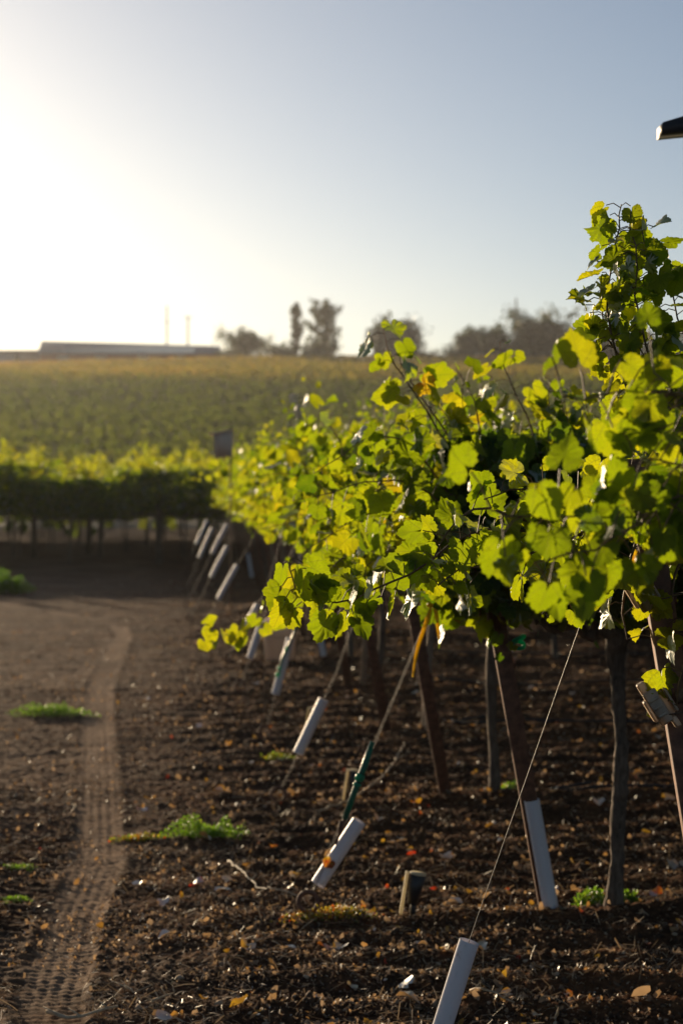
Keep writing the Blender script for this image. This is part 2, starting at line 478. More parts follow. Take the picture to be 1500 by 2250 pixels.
# ------------------------------------------------------------------ loose cover on the soil (uncountable)
def instance(tmpl_v, tmpl_f, P, scale, R, tint):
    """many copies of a template as arrays; R (n,3,3), scale (n,3)"""
    V = np.einsum('nij,nkj->nki', R, tmpl_v[None] * scale[:, None, :]) + P[:, None, :]
    n, k = V.shape[:2]
    f = (tmpl_f[None] + (np.arange(n) * k)[:, None, None]).reshape(-1, tmpl_f.shape[1])
    return V.reshape(-1, 3), f, np.repeat(tint, k)
def rot_rand(n, tilt=1.0):
    a = rng.uniform(0, 2 * math.pi, n); b = rng.normal(0, tilt, n); c = rng.normal(0, tilt, n)
    ca, sa = np.cos(a), np.sin(a); cb, sb = np.cos(b), np.sin(b); cc, sc = np.cos(c), np.sin(c)
    z = np.zeros(n); o = np.ones(n)
    Rz = np.stack([ca, -sa, z, sa, ca, z, z, z, o], -1).reshape(n, 3, 3)
    Rx = np.stack([o, z, z, z, cb, -sb, z, sb, cb], -1).reshape(n, 3, 3)
    Ry = np.stack([cc, z, sc, z, o, z, -sc, z, cc], -1).reshape(n, 3, 3)
    return Rx @ Ry @ Rz
def scatter(n, y0, y1, pow_=1.0, xl=-.30, xr=.32, off=.6):
    y = y0 * (y1 / y0) ** (rng.random(n) ** pow_)
    x = rng.uniform(xl, xr, n) * y * .75 + rng.uniform(-off, off, n)
    return x, y
ICO = None
def ico():
    t = (1 + 5 ** .5) / 2
    v = np.array([(-1, t, 0), (1, t, 0), (-1, -t, 0), (1, -t, 0), (0, -1, t), (0, 1, t), (0, -1, -t), (0, 1, -t), (t, 0, -1), (t, 0, 1), (-t, 0, -1), (-t, 0, 1)], float)
    v /= np.linalg.norm(v[0])
    f = np.array([(0, 11, 5), (0, 5, 1), (0, 1, 7), (0, 7, 10), (0, 10, 11), (1, 5, 9), (5, 11, 4), (11, 10, 2), (10, 7, 6), (7, 1, 8), (3, 9, 4), (3, 4, 2), (3, 2, 6), (3, 6, 8), (3, 8, 9), (4, 9, 5), (2, 4, 11), (6, 2, 10), (8, 6, 7), (9, 8, 1)])
    return v, f
def clods():
    g = Geo(); V0, F0 = ico()
    for tv in range(5):
        v = V0 * rng.uniform(.7, 1.25, (12, 1))
        n = 9000
        x, y = scatter(n, 5.2, 30, 1.25)
        dist, _, _ = track_dist(x, y)
        keep = (dist > .12) & (rng.random(n) < .35 + .65 * smooth(-2.0, -.5, x - edge_x(y)))
        x, y = x[keep], y[keep]; n = len(x)
        s = np.exp(rng.normal(math.log(.0046), .42, n)); s = np.clip(s, .002, .013)
        sc = s[:, None] * rng.uniform(.7, 1.3, (n, 3)) * np.array([1.2, 1, .7])
        P = np.stack([x, y, ground_z(x, y) + s * .25], -1)
        g.add(*instance(v, F0, P, sc, rot_rand(n, .5), rng.random(n)))
    m, nt, b = new_mat('clod_soil')
    at = N(nt, 'ShaderNodeAttribute', attribute_name='tint')
    nt.links.new(ramp(nt, at.outputs['Fac'], [(0, (.04, .024, .016)), (.6, (.10, .062, .039)), (.84, (.18, .115, .07)), (1, (.50, .38, .26))]), b.inputs['Base Color'])
    b.inputs['Roughness'].default_value = .85; b.inputs['Specular IOR Level'].default_value = .08
    tag(g.build('soil_clods', m), 'dark crumbly clods and small pebbles strewn over the bare soil', 'soil clods', kind='stuff')
clods()

def leaf_template(nseg, lod, seed):
    r_ = np.random.default_rng(seed)
    ang = np.radians([0, 14, 30, 44, 62, 80, 96, 118, 140, 160, 172, 180])
    rad = np.array([.55, .49, .44, .41, .50, .46, .42, .48, .47, .39, .25, .10])
    rad = rad * (1 + r_.uniform(-.07, .07, len(rad)))
    th = np.linspace(-math.pi, math.pi, nseg, endpoint=False)
    r = np.interp(np.abs(th), ang, rad)
    if lod == 0:
        r = r * (1 + .045 * np.where(np.arange(nseg) % 2 == 0, 1, -1) * (np.abs(th) < 2.8))
    c = np.array([0, .36])
    out = np.stack([c[0] + np.sin(th) * r, c[1] + np.cos(th) * r], -1)
    if lod == 2:
        P2 = np.concatenate([out, [c]])
        F = [(i, (i + 1) % nseg, nseg) for i in range(nseg)]
    else:
        mid = np.stack([c[0] + np.sin(th) * r * .55, c[1] + np.cos(th) * r * .55], -1)
        P2 = np.concatenate([out, mid, [c]])
        F = []
        for i in range(nseg):
            k = (i + 1) % nseg
            F += [(i, k, nseg + k), (i, nseg + k, nseg + i), (nseg + i, nseg + k, 2 * nseg)]
    x, y = P2[:, 0], P2[:, 1]
    z = r_.uniform(.05, .5) * np.abs(x) + r_.uniform(-.7, .3) * (y - .2) ** 2 - r_.uniform(-.1, .6) * x ** 2
    ph = r_.uniform(0, 6)
    z = z + .04 * np.sin(5 * np.arctan2(x, y) + ph) * np.hypot(x, y - .1) * 2
    if lod == 0: z = z + r_.normal(0, .018, len(z))
    V = np.stack([x, y, z], -1)
    return V, np.array(F), P2
def litter():
    # dead leaf scraps, curled
    g = Geo()
    for tv in range(6):
        a = np.linspace(0, 2 * math.pi, 9)[:-1]
        r = rng.uniform(.6, 1.1, 8)
        v = np.stack([np.cos(a) * r, np.sin(a) * r * rng.uniform(.45, .8), np.zeros(8)], -1)
        v[:, 2] = rng.uniform(.2, .9) * (v[:, 0] ** 2) + .2 * rng.random(8)
        v = np.concatenate([v, [[0, 0, 0]]])
        f = np.array([(i, (i + 1) % 8, 8) for i in range(8)])
        n = 1500
        x, y = scatter(n, 5.4, 36, 1.2)
        e = x - edge_x(y)
        k = (y - 4.6) / 2.78; fr = np.abs(k - np.round(k))
        pk = (.16 + .55 * smooth(-1.7, -.4, e)) * (.30 + 1.0 * np.exp(-(fr / .13) ** 2)) * (.3 + 1.3 * fbm(x, y, 1.6, 2) ** 2 * 2)
        dist, _, _ = track_dist(x, y)
        keep = (rng.random(n) < pk) & (dist > .1)
        x, y = x[keep], y[keep]; n = len(x)
        s = rng.uniform(.008, .026, n)
        sc = np.repeat(s[:, None], 3, 1)
        P = np.stack([x, y, ground_z(x, y) + .007], -1)
        g.add(*instance(v, f, P, sc, rot_rand(n, .45), rng.random(n) ** 1.3))
    for tv in range(5):      # a few whole leaves
        v, f, _u = leaf_template(14, 2, 60 + tv)
        v = v - [0, .4, 0]; v[:, 2] = v[:, 2] * 1.5 + .25 * np.abs(v[:, 0])
        x, y = scatter(34, 5.6, 20, 1.0)
        k_ = x - edge_x(y) > -1.6; x, y = x[k_], y[k_]; n = len(x)
        P = np.stack([x, y, ground_z(x, y) + .014], -1)
        g.add(*instance(v, f, P, np.repeat(rng.uniform(.035, .075, n)[:, None], 3, 1), rot_rand(n, .3), rng.uniform(.3, 1, n)))
    # small curled scraps standing in the light
    for tv in range(4):
        v = np.array([(-1, -.5, .2), (0, -.6, -.1), (1, -.4, .3), (1.1, .4, .2), (0, .6, -.15), (-.9, .5, .35)]) * rng.uniform(.8, 1.2, (6, 1))
        f = np.array([(0, 1, 4, 5), (1, 2, 3, 4)])
        n = 17000
        x, y = scatter(n, 5.4, 34, 1.1)
        e = x - edge_x(y)
        pk = (.28 + .35 * smooth(-2.2, -.9, e)) * (.25 + 1.5 * smooth(.42, .6, fbm(x * .7, y * 2.2, .9, 3))) * (.15 + 1.6 * np.maximum(fbm(x, y, 2.2, 4, .6) - .44, 0) * 6) * (.40 + .60 * smooth(7.0, 11, y))
        keep = (rng.random(n) < pk)
        x, y = x[keep], y[keep]; n = len(x)
        s = np.exp(rng.normal(math.log(.0042), .55, n)); s = np.clip(s, .0018, .014)
        P = np.stack([x, y, ground_z(x, y) + s * .6 + .002], -1)
        V, f2, tt = instance(v, f, P, np.repeat(s[:, None], 3, 1), rot_rand(n, .9), rng.random(n) ** 2.2 * .72)
        g.add(V, f2, tt)
    m = leaf_material('dead_leaf', [(0, (.24, .16, .10)), (.45, (.42, .27, .15)), (.75, (.30, .16, .05)), (.9, (.35, .20, .03)), (1, (.30, .04, .02))],
                      [(0, (.50, .35, .21)), (.45, (.62, .40, .20)), (.75, (.55, .28, .05)), (.9, (.7, .42, .03)), (1, (.7, .06, .02))], veins=False, gloss=.05, trans=.35)
    tag(g.build('leaf_litter', m), 'dry tan, orange and red fallen vine leaves lying on the soil', 'leaf litter', kind='stuff')
    g = Geo()
    n = 26000
    x, y = scatter(n, 5.3, 30, 1.2)
    pk = (.05 + 1.2 * np.maximum(fbm(x * .6, y * 1.3, 1.4, 3) - .47, 0) * 6)
    dist, _, _ = track_dist(x, y)
    keep = (rng.random(n) < pk) & (dist > .1); x, y = x[keep], y[keep]; n = len(x)
    v = np.array([(-1, 0, -1), (0, 1, 0), (0, -1, 0), (1, 0, 0.0)], float); v = np.array([(-1, 1, 0), (-1, -1, 0), (0, -1, 1.5), (0, 1, 1.5), (1, -1, 0), (1, 1, 0)], float)
    f = np.array([(0, 1, 2, 3), (3, 2, 4, 5)])
    L = rng.uniform(.012, .05, n)
    sc = np.stack([L, rng.uniform(.0008, .0019, n), rng.uniform(.001, .005, n)], -1)
    P = np.stack([x, y, ground_z(x, y) + .008], -1)
    g.add(*instance(v, f, P, sc, rot_rand(n, .38), rng.random(n)))
    m = leaf_material('dry_straw', [(0, (.20, .13, .075)), (.7, (.40, .28, .16)), (1, (.60, .48, .32))], [(0, (.32, .2, .09)), (1, (.6, .42, .22))], veins=False, gloss=.05, trans=.25)
    tag(g.build('dry_straw', m), 'pale dry straw and grass stalks scattered flat on the soil', 'straw', kind='stuff')
litter()

# ------------------------------------------------------------------ grape leaves
TM = {0: [leaf_template(40, 0, s) for s in range(12)], 1: [leaf_template(20, 1, s) for s in range(6)], 2: [leaf_template(9, 2, s) for s in range(6)]}

def place_leaves(g, P, tip, nrm, size, tint, lod):
    P = np.asarray(P, float); n = len(P)
    if n == 0: return
    tip = tip / (np.linalg.norm(tip, axis=1)[:, None] + 1e-9)
    nrm = nrm - tip * np.sum(nrm * tip, 1)[:, None]
    nrm = nrm / (np.linalg.norm(nrm, axis=1)[:, None] + 1e-9)
    sx = np.cross(tip, nrm)
    R = np.stack([sx, tip, nrm], -1)
    ti = rng.integers(0, len(TM[lod]), n)
    for t, (v, f, uv) in enumerate(TM[lod]):
        q = np.where(ti == t)[0]
        if len(q) == 0: continue
        sc = np.repeat(size[q][:, None], 3, 1) * rng.uniform(.88, 1.12, (len(q), 3))
        sc[:, 2] *= rng.uniform(.4, 1.7, len(q))
        V, f2, tt = instance(v, f, P[q], sc, R[q], tint[q])
        g.add(V, f2, tt, np.tile(uv, (len(q), 1)))

def smooth_path(pts, step):
    """Catmull-Rom resampling"""
    P = np.asarray(pts, float)
    P = np.concatenate([[2 * P[0] - P[1]], P, [2 * P[-1] - P[-2]]])
    out = []
    for i in range(1, len(P) - 2):
        L = np.linalg.norm(P[i + 1] - P[i]); n = max(2, int(L / step))
        for t in np.arange(n) / n:
            out.append(.5 * ((2 * P[i]) + (-P[i - 1] + P[i + 1]) * t + (2 * P[i - 1] - 5 * P[i] + 4 * P[i + 1] - P[i + 2]) * t * t + (-P[i - 1] + 3 * P[i] - 3 * P[i + 1] + P[i + 2]) * t ** 3))
    out.append(P[-2])
    return np.array(out)

class Canopy:
    """collects canes (with petioles) and leaves of one vine"""
    def __init__(self, lod):
        self.lod = lod; self.cane = Geo(); self.leaf = Geo()
        self.P = []; self.T = []; self.Nn = []; self.S = []; self.t = []
    def shoot(self, pts, size=.095, r0=.0042, gap=.062, dens=1.0, tint=(.45, .16), tipsmall=True, pet=.06, bias=None):
        P = smooth_path(pts, .05 if self.lod < 2 else .12)
        if self.lod == 0: P = P + rng.normal(0, .003, P.shape)
        m = len(P); L = np.concatenate([[0], np.cumsum(np.linalg.norm(np.diff(P, axis=0), axis=1))])
        self.cane.tube(P, np.linspace(r0, r0 * .35, m), 6 if self.lod == 0 else 4 if self.lod == 1 else 3, caps=False)
        nl = max(2, int(L[-1] / gap * dens))
        s = np.sort(rng.uniform(0, L[-1], nl)) if dens > 1.3 else np.linspace(gap * .4, L[-1], nl)
        base = np.stack([np.interp(s, L, P[:, i]) for i in range(3)], -1)
        fr = s / L[-1]
        d = rng.normal(0, 1, (nl, 3)); d[:, 2] = np.abs(d[:, 2]) * .4 - .1
        alt = np.where(np.arange(nl) % 2 == 0, 1, -1)
        tang = np.gradient(P, axis=0)[np.clip((fr * (m - 1)).astype(int), 0, m - 1)]
        side = np.cross(tang, [0.3, 1, .3]); side /= np.linalg.norm(side, axis=1)[:, None] + 1e-9
        d = d / np.linalg.norm(d, axis=1)[:, None] * .6 + side * alt[:, None] * .8
        d /= np.linalg.norm(d, axis=1)[:, None]
        k = (1 - .62 * smooth(.72, 1.0, fr)) if tipsmall else np.ones(nl)
        sz = size * k * rng.uniform(.72, 1.2, nl)
        pl = pet * k * rng.uniform(.7, 1.3, nl)
        lp = base + d * pl[:, None]
        if self.lod < 2:
            for a, b in zip(base, lp):
                mid = (a + b) / 2 + np.array([0, 0, .008])
                self.cane.tube(np.array([a, mid, b]), .0013 if self.lod == 0 else .0015, 4 if self.lod == 0 else 3, caps=False, tint=.8)
        tip = d * .55 + rng.normal(0, .38, (nl, 3)) + np.array([0, 0, -.55])
        nr = rng.normal(0, .62, (nl, 3)) + (np.array([-.2, .55, .45]) if bias is None else np.array(bias))
        self.P.append(lp); self.T.append(tip); self.Nn.append(nr); self.S.append(sz)
        self.t.append(np.clip(rng.normal(tint[0], tint[1], nl), .0, 1))
    def fill(self, n, c, s, size=.1, tint=(.35, .14)):
        """inner leaves of the dense part"""
        P = rng.normal(0, .45, (n, 3)) * np.asarray(s) + np.asarray(c)
        self.P.append(P); self.T.append(rng.normal(0, .5, (n, 3)) + [0, 0, -.5]); self.Nn.append(rng.normal(0, .8, (n, 3)) + [-.2, .5, .4])
        self.S.append(size * rng.uniform(.7, 1.2, n)); self.t.append(np.clip(rng.normal(*tint, n), 0, 1))
    def done(self, parent, leaf_mat):
        place_leaves(self.leaf, np.concatenate(self.P), np.concatenate(self.T), np.concatenate(self.Nn), np.concatenate(self.S), np.concatenate(self.t), self.lod)
        self.leaf.build('foliage', leaf_mat, parent, smooth=self.lod < 2)
        self.cane.build('canes', CANE, parent, smooth=True)

def trunk_geo(parent, h=1.03, left=.85, right=.85, lod=0, lean=0):
    g = Geo(); n = 44 if lod == 0 else 12
    z = np.linspace(-.04, h, n)
    P = np.stack([lean * z + .014 * np.sin(z * 4 + rng.uniform(0, 6)) + .010 * np.interp(z, np.linspace(-.04, h, 7), rng.uniform(-1, 1, 7)) + rng.normal(0, .0015, n), .015 * np.sin(z * 5 + rng.uniform(0, 6)) + rng.normal(0, .004, n), z], -1)
    r = .024 + .010 * np.exp(-z * 8) + .004 * np.interp(z, np.linspace(-.04, h, 9), rng.uniform(-1, 1, 9)) + .014 * smooth(h - .22, h, z)
    g.tube(P, r * rng.uniform(.93, 1.07, n), 16 if lod == 0 else 8, jit=.16)
    g.build('trunk', BARK, parent, smooth=True)
    for sgn, L in ((-1, left), (1, right)):
        if L < .05: continue
        g = Geo(); n = 14 if lod == 0 else 7
        t = np.linspace(0, 1, n)
        P = np.stack([lean * h + sgn * t * L, .012 * np.sin(t * 9 + rng.uniform(0, 6)), h - .03 + .045 * np.sin(t * math.pi * .5) + .016 * np.sin(t * 15)], -1) + rng.normal(0, .005, (n, 3))
        g.tube(P, np.linspace(.027, .014, n) * (1 + .25 * rng.random(n)), 10 if lod == 0 else 6, jit=.15)
        # spurs
        for s in np.arange(.08, L, .11):
            b = np.array([np.interp(s / L, t, P[:, i]) for i in range(3)])
            g.tube(np.array([b, b + [rng.normal(0, .012), rng.normal(0, .012), .035], b + [rng.normal(0, .02), rng.normal(0, .02), .06]]), [.011, .010, .007], 6, jit=.1)
        g.build('cordon', BARK, parent, smooth=True)

def generic_shoots(c, x0, x1, nsh, top=1.95, zc=1.08, size=.1, fill=0, sprawl=.28, dens=1.0, tint=(.38, .15)):
    nsh = int(nsh * 1.25)
    for i in range(nsh):
        x = x0 + (x1 - x0) * (i + rng.random()) / nsh
        yb = rng.normal(0, .04)
        L = (top - zc) * rng.uniform(.72, 1.12)
        sg = rng.choice([-1, 1]); out = rng.uniform(.3, 1.0) * sprawl * sg
        dx = rng.normal(0, .12)
        if rng.random() < .22:      # flopped-over shoot
            pts = [(x, yb, zc), (x + dx * .5, yb + out * .6, zc + L * .45), (x + dx, yb + out * 1.3, zc + L * .5), (x + dx * 1.4, yb + out * 1.7, zc + L * .15), (x + dx * 1.5, yb + out * 1.8, zc - .12)]
        else:
            pts = [(x, yb, zc), (x + dx * .4, yb + out * .35, zc + L * .35), (x + dx, yb + out * .6, zc + L * .7), (x + dx * 1.3, yb + out * .9, zc + L)]
        c.shoot(pts, size=size * .96, dens=dens, tint=tint, gap=.038)
    if fill:
        fill = int(fill * 1.5); xs = rng.uniform(x0, x1, fill)
        c.P.append(np.stack([xs, rng.normal(.03, .23, fill), zc + .05 + (top - zc - .2) * rng.random(fill)], -1))
        c.T.append(rng.normal(0, .5, (fill, 3)) + [0, 0, -.5]); c.Nn.append(rng.normal(0, .8, (fill, 3)) + [-.2, .5, .4])
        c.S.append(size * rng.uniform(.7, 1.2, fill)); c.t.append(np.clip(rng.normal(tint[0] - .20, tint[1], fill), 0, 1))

def copy_tree(o, parent=None):
    c = o.copy(); COL.objects.link(c)
    if parent is not None: c.parent = parent
    for ch in list(o.children): copy_tree(ch, c)
    return c

ORD = ['first', 'second', 'third', 'fourth', 'fifth', 'sixth', 'seventh', 'eighth', 'ninth', 'tenth', 'eleventh', 'twelfth', 'thirteenth', 'fourteenth', 'fifteenth', 'sixteenth', 'seventeenth', 'eighteenth', 'nineteenth', 'twentieth']
def row_y(k): return 4.6 + 2.78 * k
def post_x(k): return 1.0 - .235 * k
def anch_x(k): return .12 - .24 * k
def gz(x, y): return float(ground_z(np.array([x]), np.array([y]))[0])

def local(vals, o):
    """pixel paths [(x, y, depth)] -> points local to a vine at o"""
    return [px(*p) - np.array(o) for p in vals]

# ---- the vine of the nearest row, in focus
def near_vine():
    o = np.array([1.27, row_y(0), 0.0])
    t = empty('grapevine', o, 'nearest grapevine with a tall upright plume and a long low shoot reaching left', 'grapevine')
    trunk_geo(t, 1.1, .5, .9, 0)
    c = Canopy(0)
    S = lambda path, **k: c.shoot(local(path, o), **k)
    # long low shoot reaching left, in sharp focus
    S([(1330, 1150, 4.62), (1180, 1170, 4.62), (1060, 1165, 4.64), (990, 1195, 4.66), (900, 1262, 4.68), (820, 1295, 4.7), (740, 1322, 4.7), (675, 1312, 4.7), (640, 1270, 4.7), (636, 1235, 4.7)], size=.08, gap=.0135, dens=1.0, tint=(.45, .1), r0=.004, bias=(-.1, .9, .2), pet=.035, tipsmall=False)
    S([(1200, 1170, 4.6), (1120, 1130, 4.6), (1040, 1120, 4.6), (985, 1170, 4.6), (955, 1235, 4.6)], size=.075, gap=.024, tint=(.42, .1), bias=(-.1, .9, .2))
    S([(1300, 1160, 4.66), (1200, 1200, 4.6), (1100, 1240, 4.6), (1010, 1250, 4.6), (960, 1290, 4.6)], size=.078, gap=.024, tint=(.42, .1))
    S([(1420, 1130, 4.6), (1300, 1095, 4.55), (1200, 1075, 4.5), (1120, 1080, 4.5), (1065, 1095, 4.5)], size=.07, gap=.036, tint=(.45, .1))
    S([(1400, 1100, 4.6), (1290, 1085, 4.65), (1210, 1065, 4.7), (1150, 1060, 4.7)], size=.06, gap=.036, tint=(.5, .1))
    S([(1380, 1180, 4.6), (1290, 1230, 4.55), (1230, 1300, 4.55), (1190, 1350, 4.55)], size=.07, gap=.03, tint=(.4, .1))
    # tall plume
    S([(1470, 1130, 4.75), (1430, 960, 4.78), (1360, 800, 4.8), (1334, 680, 4.8), (1340, 580, 4.8), (1357, 500, 4.8), (1367, 450, 4.8)], size=.066, gap=.030, tint=(.5, .12), dens=2.4, pet=.038, tipsmall=False)
    S([(1500, 1130, 4.7), (1470, 950, 4.75), (1425, 800, 4.75), (1397, 650, 4.75), (1397, 540, 4.75), (1382, 462, 4.75)], size=.066, gap=.032, tint=(.42, .12), dens=2.4, pet=.038, tipsmall=False)
    S([(1540, 1130, 4.8), (1520, 950, 4.8), (1480, 800, 4.8), (1447, 680, 4.8), (1427, 580, 4.8), (1407, 500, 4.8)], size=.066, gap=.034, tint=(.38, .12), dens=2.4, pet=.038, tipsmall=False)
    S([(1590, 1130, 4.8), (1560, 900, 4.8), (1510, 760, 4.8), (1477, 650, 4.8), (1462, 590, 4.8)], size=.072, gap=.034, tint=(.32, .12), dens=2.4, pet=.038, tipsmall=False)
    S([(1510, 980, 4.8), (1450, 880, 4.82), (1375, 800, 4.85), (1330, 740, 4.85), (1322, 640, 4.85)], size=.078, gap=.034, tint=(.55, .12), dens=2.4, pet=.038, tipsmall=False)
    S([(1590, 1000, 4.75), (1550, 860, 4.75), (1525, 760, 4.75)], size=.078, gap=.036, tint=(.3, .1), dens=1.4)
    S([(1530, 1000, 4.75), (1470, 900, 4.75), (1430, 820, 4.75), (1400, 760, 4.75)], size=.078, gap=.036, tint=(.34, .1), dens=1.4)
    # middle shoots around the post
    S([(1480, 1130, 4.6), (1420, 1060, 4.55), (1360, 1000, 4.5), (1320, 960, 4.5)], size=.085, gap=.045, tint=(.5, .15))
    S([(1450, 1130, 4.65), (1400, 1180, 4.6), (1375, 1270, 4.6), (1370, 1350, 4.6), (1372, 1400, 4.6)], size=.075, gap=.025, tint=(.66, .14), tipsmall=False)
    S([(1520, 1180, 4.6), (1480, 1260, 4.6), (1465, 1360, 4.6), (1440, 1430, 4.6)], size=.068, gap=.03, tint=(.62, .16), tipsmall=False)
    S([(1560, 1300, 4.6), (1520, 1400, 4.55), (1488, 1500, 4.55), (1490, 1550, 4.55)], size=.08, gap=.035, tint=(.6, .15), tipsmall=False)
    S([(1560, 1100, 4.7), (1500, 1120, 4.7), (1450, 1170, 4.7), (1430, 1230, 4.7)], size=.08, gap=.025, tint=(.36, .12))
    # shoots standing out toward the camera, out of focus
    S([(1520, 1150, 4.3), (1430, 1110, 3.40), (1300, 1130, 3.10), (1190, 1140, 3.05), (1110, 1130, 3.05), (1075, 1120, 3.05)], size=.062, gap=.018, tint=(.40, .09), tipsmall=False, r0=.004, bias=(-.1, 1.1, .1))
    S([(1500, 1140, 4.0), (1400, 1150, 3.15), (1310, 1205, 3.05), (1230, 1225, 3.05), (1170, 1230, 3.05)], size=.06, gap=.018, tint=(.32, .09), tipsmall=False, bias=(-.1, 1.1, .1))
    S([(1700, 1000, 4.3), (1530, 880, 3.35), (1420, 860, 3.15), (1320, 870, 3.10), (1235, 875, 3.10)], size=.062, gap=.018, tint=(.42, .1), tipsmall=False, bias=(-.1, 1.1, .1))
    S([(1700, 1050, 4.2), (1560, 960, 3.25), (1480, 870, 3.05), (1440, 820, 3.05)], size=.06, gap=.018, tint=(.34, .1), tipsmall=False, bias=(-.1, 1.1, .1))
    S([(1700, 1100, 4.2), (1560, 1040, 3.25), (1450, 1010, 3.05), (1390, 1010, 3.00)], size=.06, gap=.018, tint=(.32, .1), tipsmall=False, bias=(-.1, 1.1, .1))
    S([(1650, 1150, 4.2), (1540, 1100, 3.25), (1460, 1100, 3.15), (1420, 1150, 3.10)], size=.06, gap=.018, tint=(.30, .1), tipsmall=False, bias=(-.1, 1.1, .1))
    generic_shoots(c, .0, .85, 12, top=1.95, fill=90, size=.1)
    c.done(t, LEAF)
near_vine()

def end_vine(k, lod, label, extra=(), nsh=20, top=1.95, fill=150, left=-.55, right=.95, xoff=.25, size=.1, dens=1.0):
    y = row_y(k); x = post_x(k) + xoff
    o = np.array([x, y, gz(x, y)])
    t = empty('grapevine', o, label, 'grapevine', 'grapevines of the right block')
    trunk_geo(t, 1.03, .3 + .2 * (k > 1), right, lod)
    c = Canopy(lod)
    for e in extra:
        path, kw = e
        c.shoot(local(path, o), **kw)
    generic_shoots(c, left, right, nsh, top=top, fill=fill, size=size, dens=dens)
    # end shoots leaning out of the row to the left
    for i in range(5):
        zz = rng.uniform(.3, .75)
        c.shoot([(left + .25, rng.normal(0, .08), 1.1), (left + .02, rng.normal(0, .15), 1.1 + zz * .5), (left - .14, rng.normal(0, .2), 1.05 + zz * .75), (left - .25 - .15 * rng.random(), rng.normal(0, .25), (1.08 if k > 3 else 1.0) + zz * rng.uniform(.4, 1))], size=size * .9, gap=.034)
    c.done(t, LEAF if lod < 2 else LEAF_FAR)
    return t

K = dict
end_vine(1, 0, 'dense grapevine with dark centre behind the single thin cable, second row', [
    ([(1000, 1000, 7.3), (920, 880, 7.2), (865, 800, 7.2), (845, 745, 7.2), (838, 715, 7.2)], K(size=.085, gap=.028, tint=(.55, .15), tipsmall=False)),
    ([(1000, 980, 7.3), (930, 880, 7.3), (880, 800, 7.3), (875, 765, 7.3)], K(size=.10, gap=.03)),
    ([(1180, 980, 7.3), (1140, 880, 7.3), (1110, 810, 7.3), (1095, 755, 7.3)], K(size=.095, gap=.028, tint=(.5, .15))),
    ([(1250, 980, 7.3), (1230, 880, 7.3), (1190, 830, 7.3)], K(size=.10, gap=.03)),
    ([(1060, 980, 7.3), (1040, 880, 7.3), (1000, 810, 7.3)], K(size=.09, gap=.03)),
    ([(1000, 1100, 7.2), (900, 980, 7.0), (820, 960, 6.9), (750, 1000, 6.9), (690, 1040, 6.9)], K(size=.10, gap=.028)),
    ([(1000, 1130, 7.2), (900, 1060, 7.0), (800, 1060, 6.9), (700, 1090, 6.9), (640, 1100, 6.9)], K(size=.105, gap=.028)),
    ([(980, 1180, 7.2), (900, 1130, 7.1), (800, 1130, 7.0), (720, 1180, 7.0), (660, 1230, 7.0)], K(size=.10, gap=.028)),
    ([(1000, 1230, 7.2), (900, 1200, 7.1), (830, 1220, 7.1), (780, 1270, 7.1)], K(size=.10, gap=.028)),
    ([(1020, 1200, 7.3), (960, 1240, 7.2), (930, 1300, 7.2)], K(size=.09, gap=.03)),
    ([(1120, 1150, 7.3), (1080, 1240, 7.1), (1040, 1290, 7.1), (1000, 1330, 7.1)], K(size=.10, gap=.028)),
    ([(1260, 1150, 7.3), (1220, 1250, 7.2), (1200, 1340, 7.2), (1190, 1390, 7.2)], K(size=.10, gap=.03, tint=(.3, .15))),
    ([(1100, 1250, 7.3), (1050, 1330, 7.2), (1010, 1370, 7.2)], K(size=.08, gap=.06, tint=(.75, .12))),
], nsh=26, top=1.9, fill=1500, left=-.68, right=.95)
end_vine(2, 1, 'grapevine in the third row with a thin stray shoot drooping low to the left', [
    ([(760, 1180, 10.0), (690, 1250, 9.6), (620, 1310, 9.4), (570, 1370, 9.3), (520, 1390, 9.3), (440, 1392, 9.3)], K(size=.092, gap=.03, tint=(.5, .1), r0=.005, tipsmall=False, pet=.035, bias=(-.1, 1, .1))),
    ([(760, 1150, 10.0), (700, 1130, 9.8), (630, 1150, 9.8), (560, 1165, 9.8)], K(size=.09, gap=.033)),
    ([(760, 1120, 10.0), (690, 1060, 9.9), (620, 1040, 9.9), (550, 1050, 9.9)], K(size=.09, gap=.033)),
    ([(800, 1100, 10.0), (740, 960, 10.), (700, 920, 10.), (650, 970, 10.)], K(size=.10, gap=.03)),
    ([(790, 1230, 10.0), (760, 1310, 9.8), (735, 1370, 9.8), (730, 1395, 9.8)], K(size=.09, gap=.06)),
    ([(850, 1230, 10.0), (800, 1290, 9.8), (700, 1270, 9.8), (640, 1250, 9.8)], K(size=.09, gap=.03)),
], nsh=24, top=2.0, fill=700, left=-.7)
end_vine(3, 1, 'grapevine in the fourth row with one slender shoot standing clear against the hill', [
    ([(770, 1000, 13.0), (725, 930, 13.0), (700, 880, 13.0), (690, 850, 13.), (672, 825, 13.0)], K(size=.10, gap=.06, tint=(.55, .12))),
    ([(720, 1100, 13.0), (650, 1000, 13.0), (610, 970, 13.0), (570, 1000, 13.0)], K(size=.10, gap=.03)),
], nsh=24, top=2.05, fill=500, left=-.7)
for k in range(4, 14):
    lod = 1 if k < 6 else 2
    lab = 'grapevine at the left end of the %s row of the right block' % ORD[k]
    ex = []
    if k == 7: ex = [([(560, 1080, row_y(7)), (500, 1020, row_y(7)), (450, 1040, row_y(7)), (425, 1052, row_y(7))], K(size=.12, gap=.05))]
    end_vine(k, lod, lab, ex, nsh=22, top=2.08 + .02 * k, fill=190 if lod == 1 else 230, left=-.55, size=.105 if lod == 1 else .13)

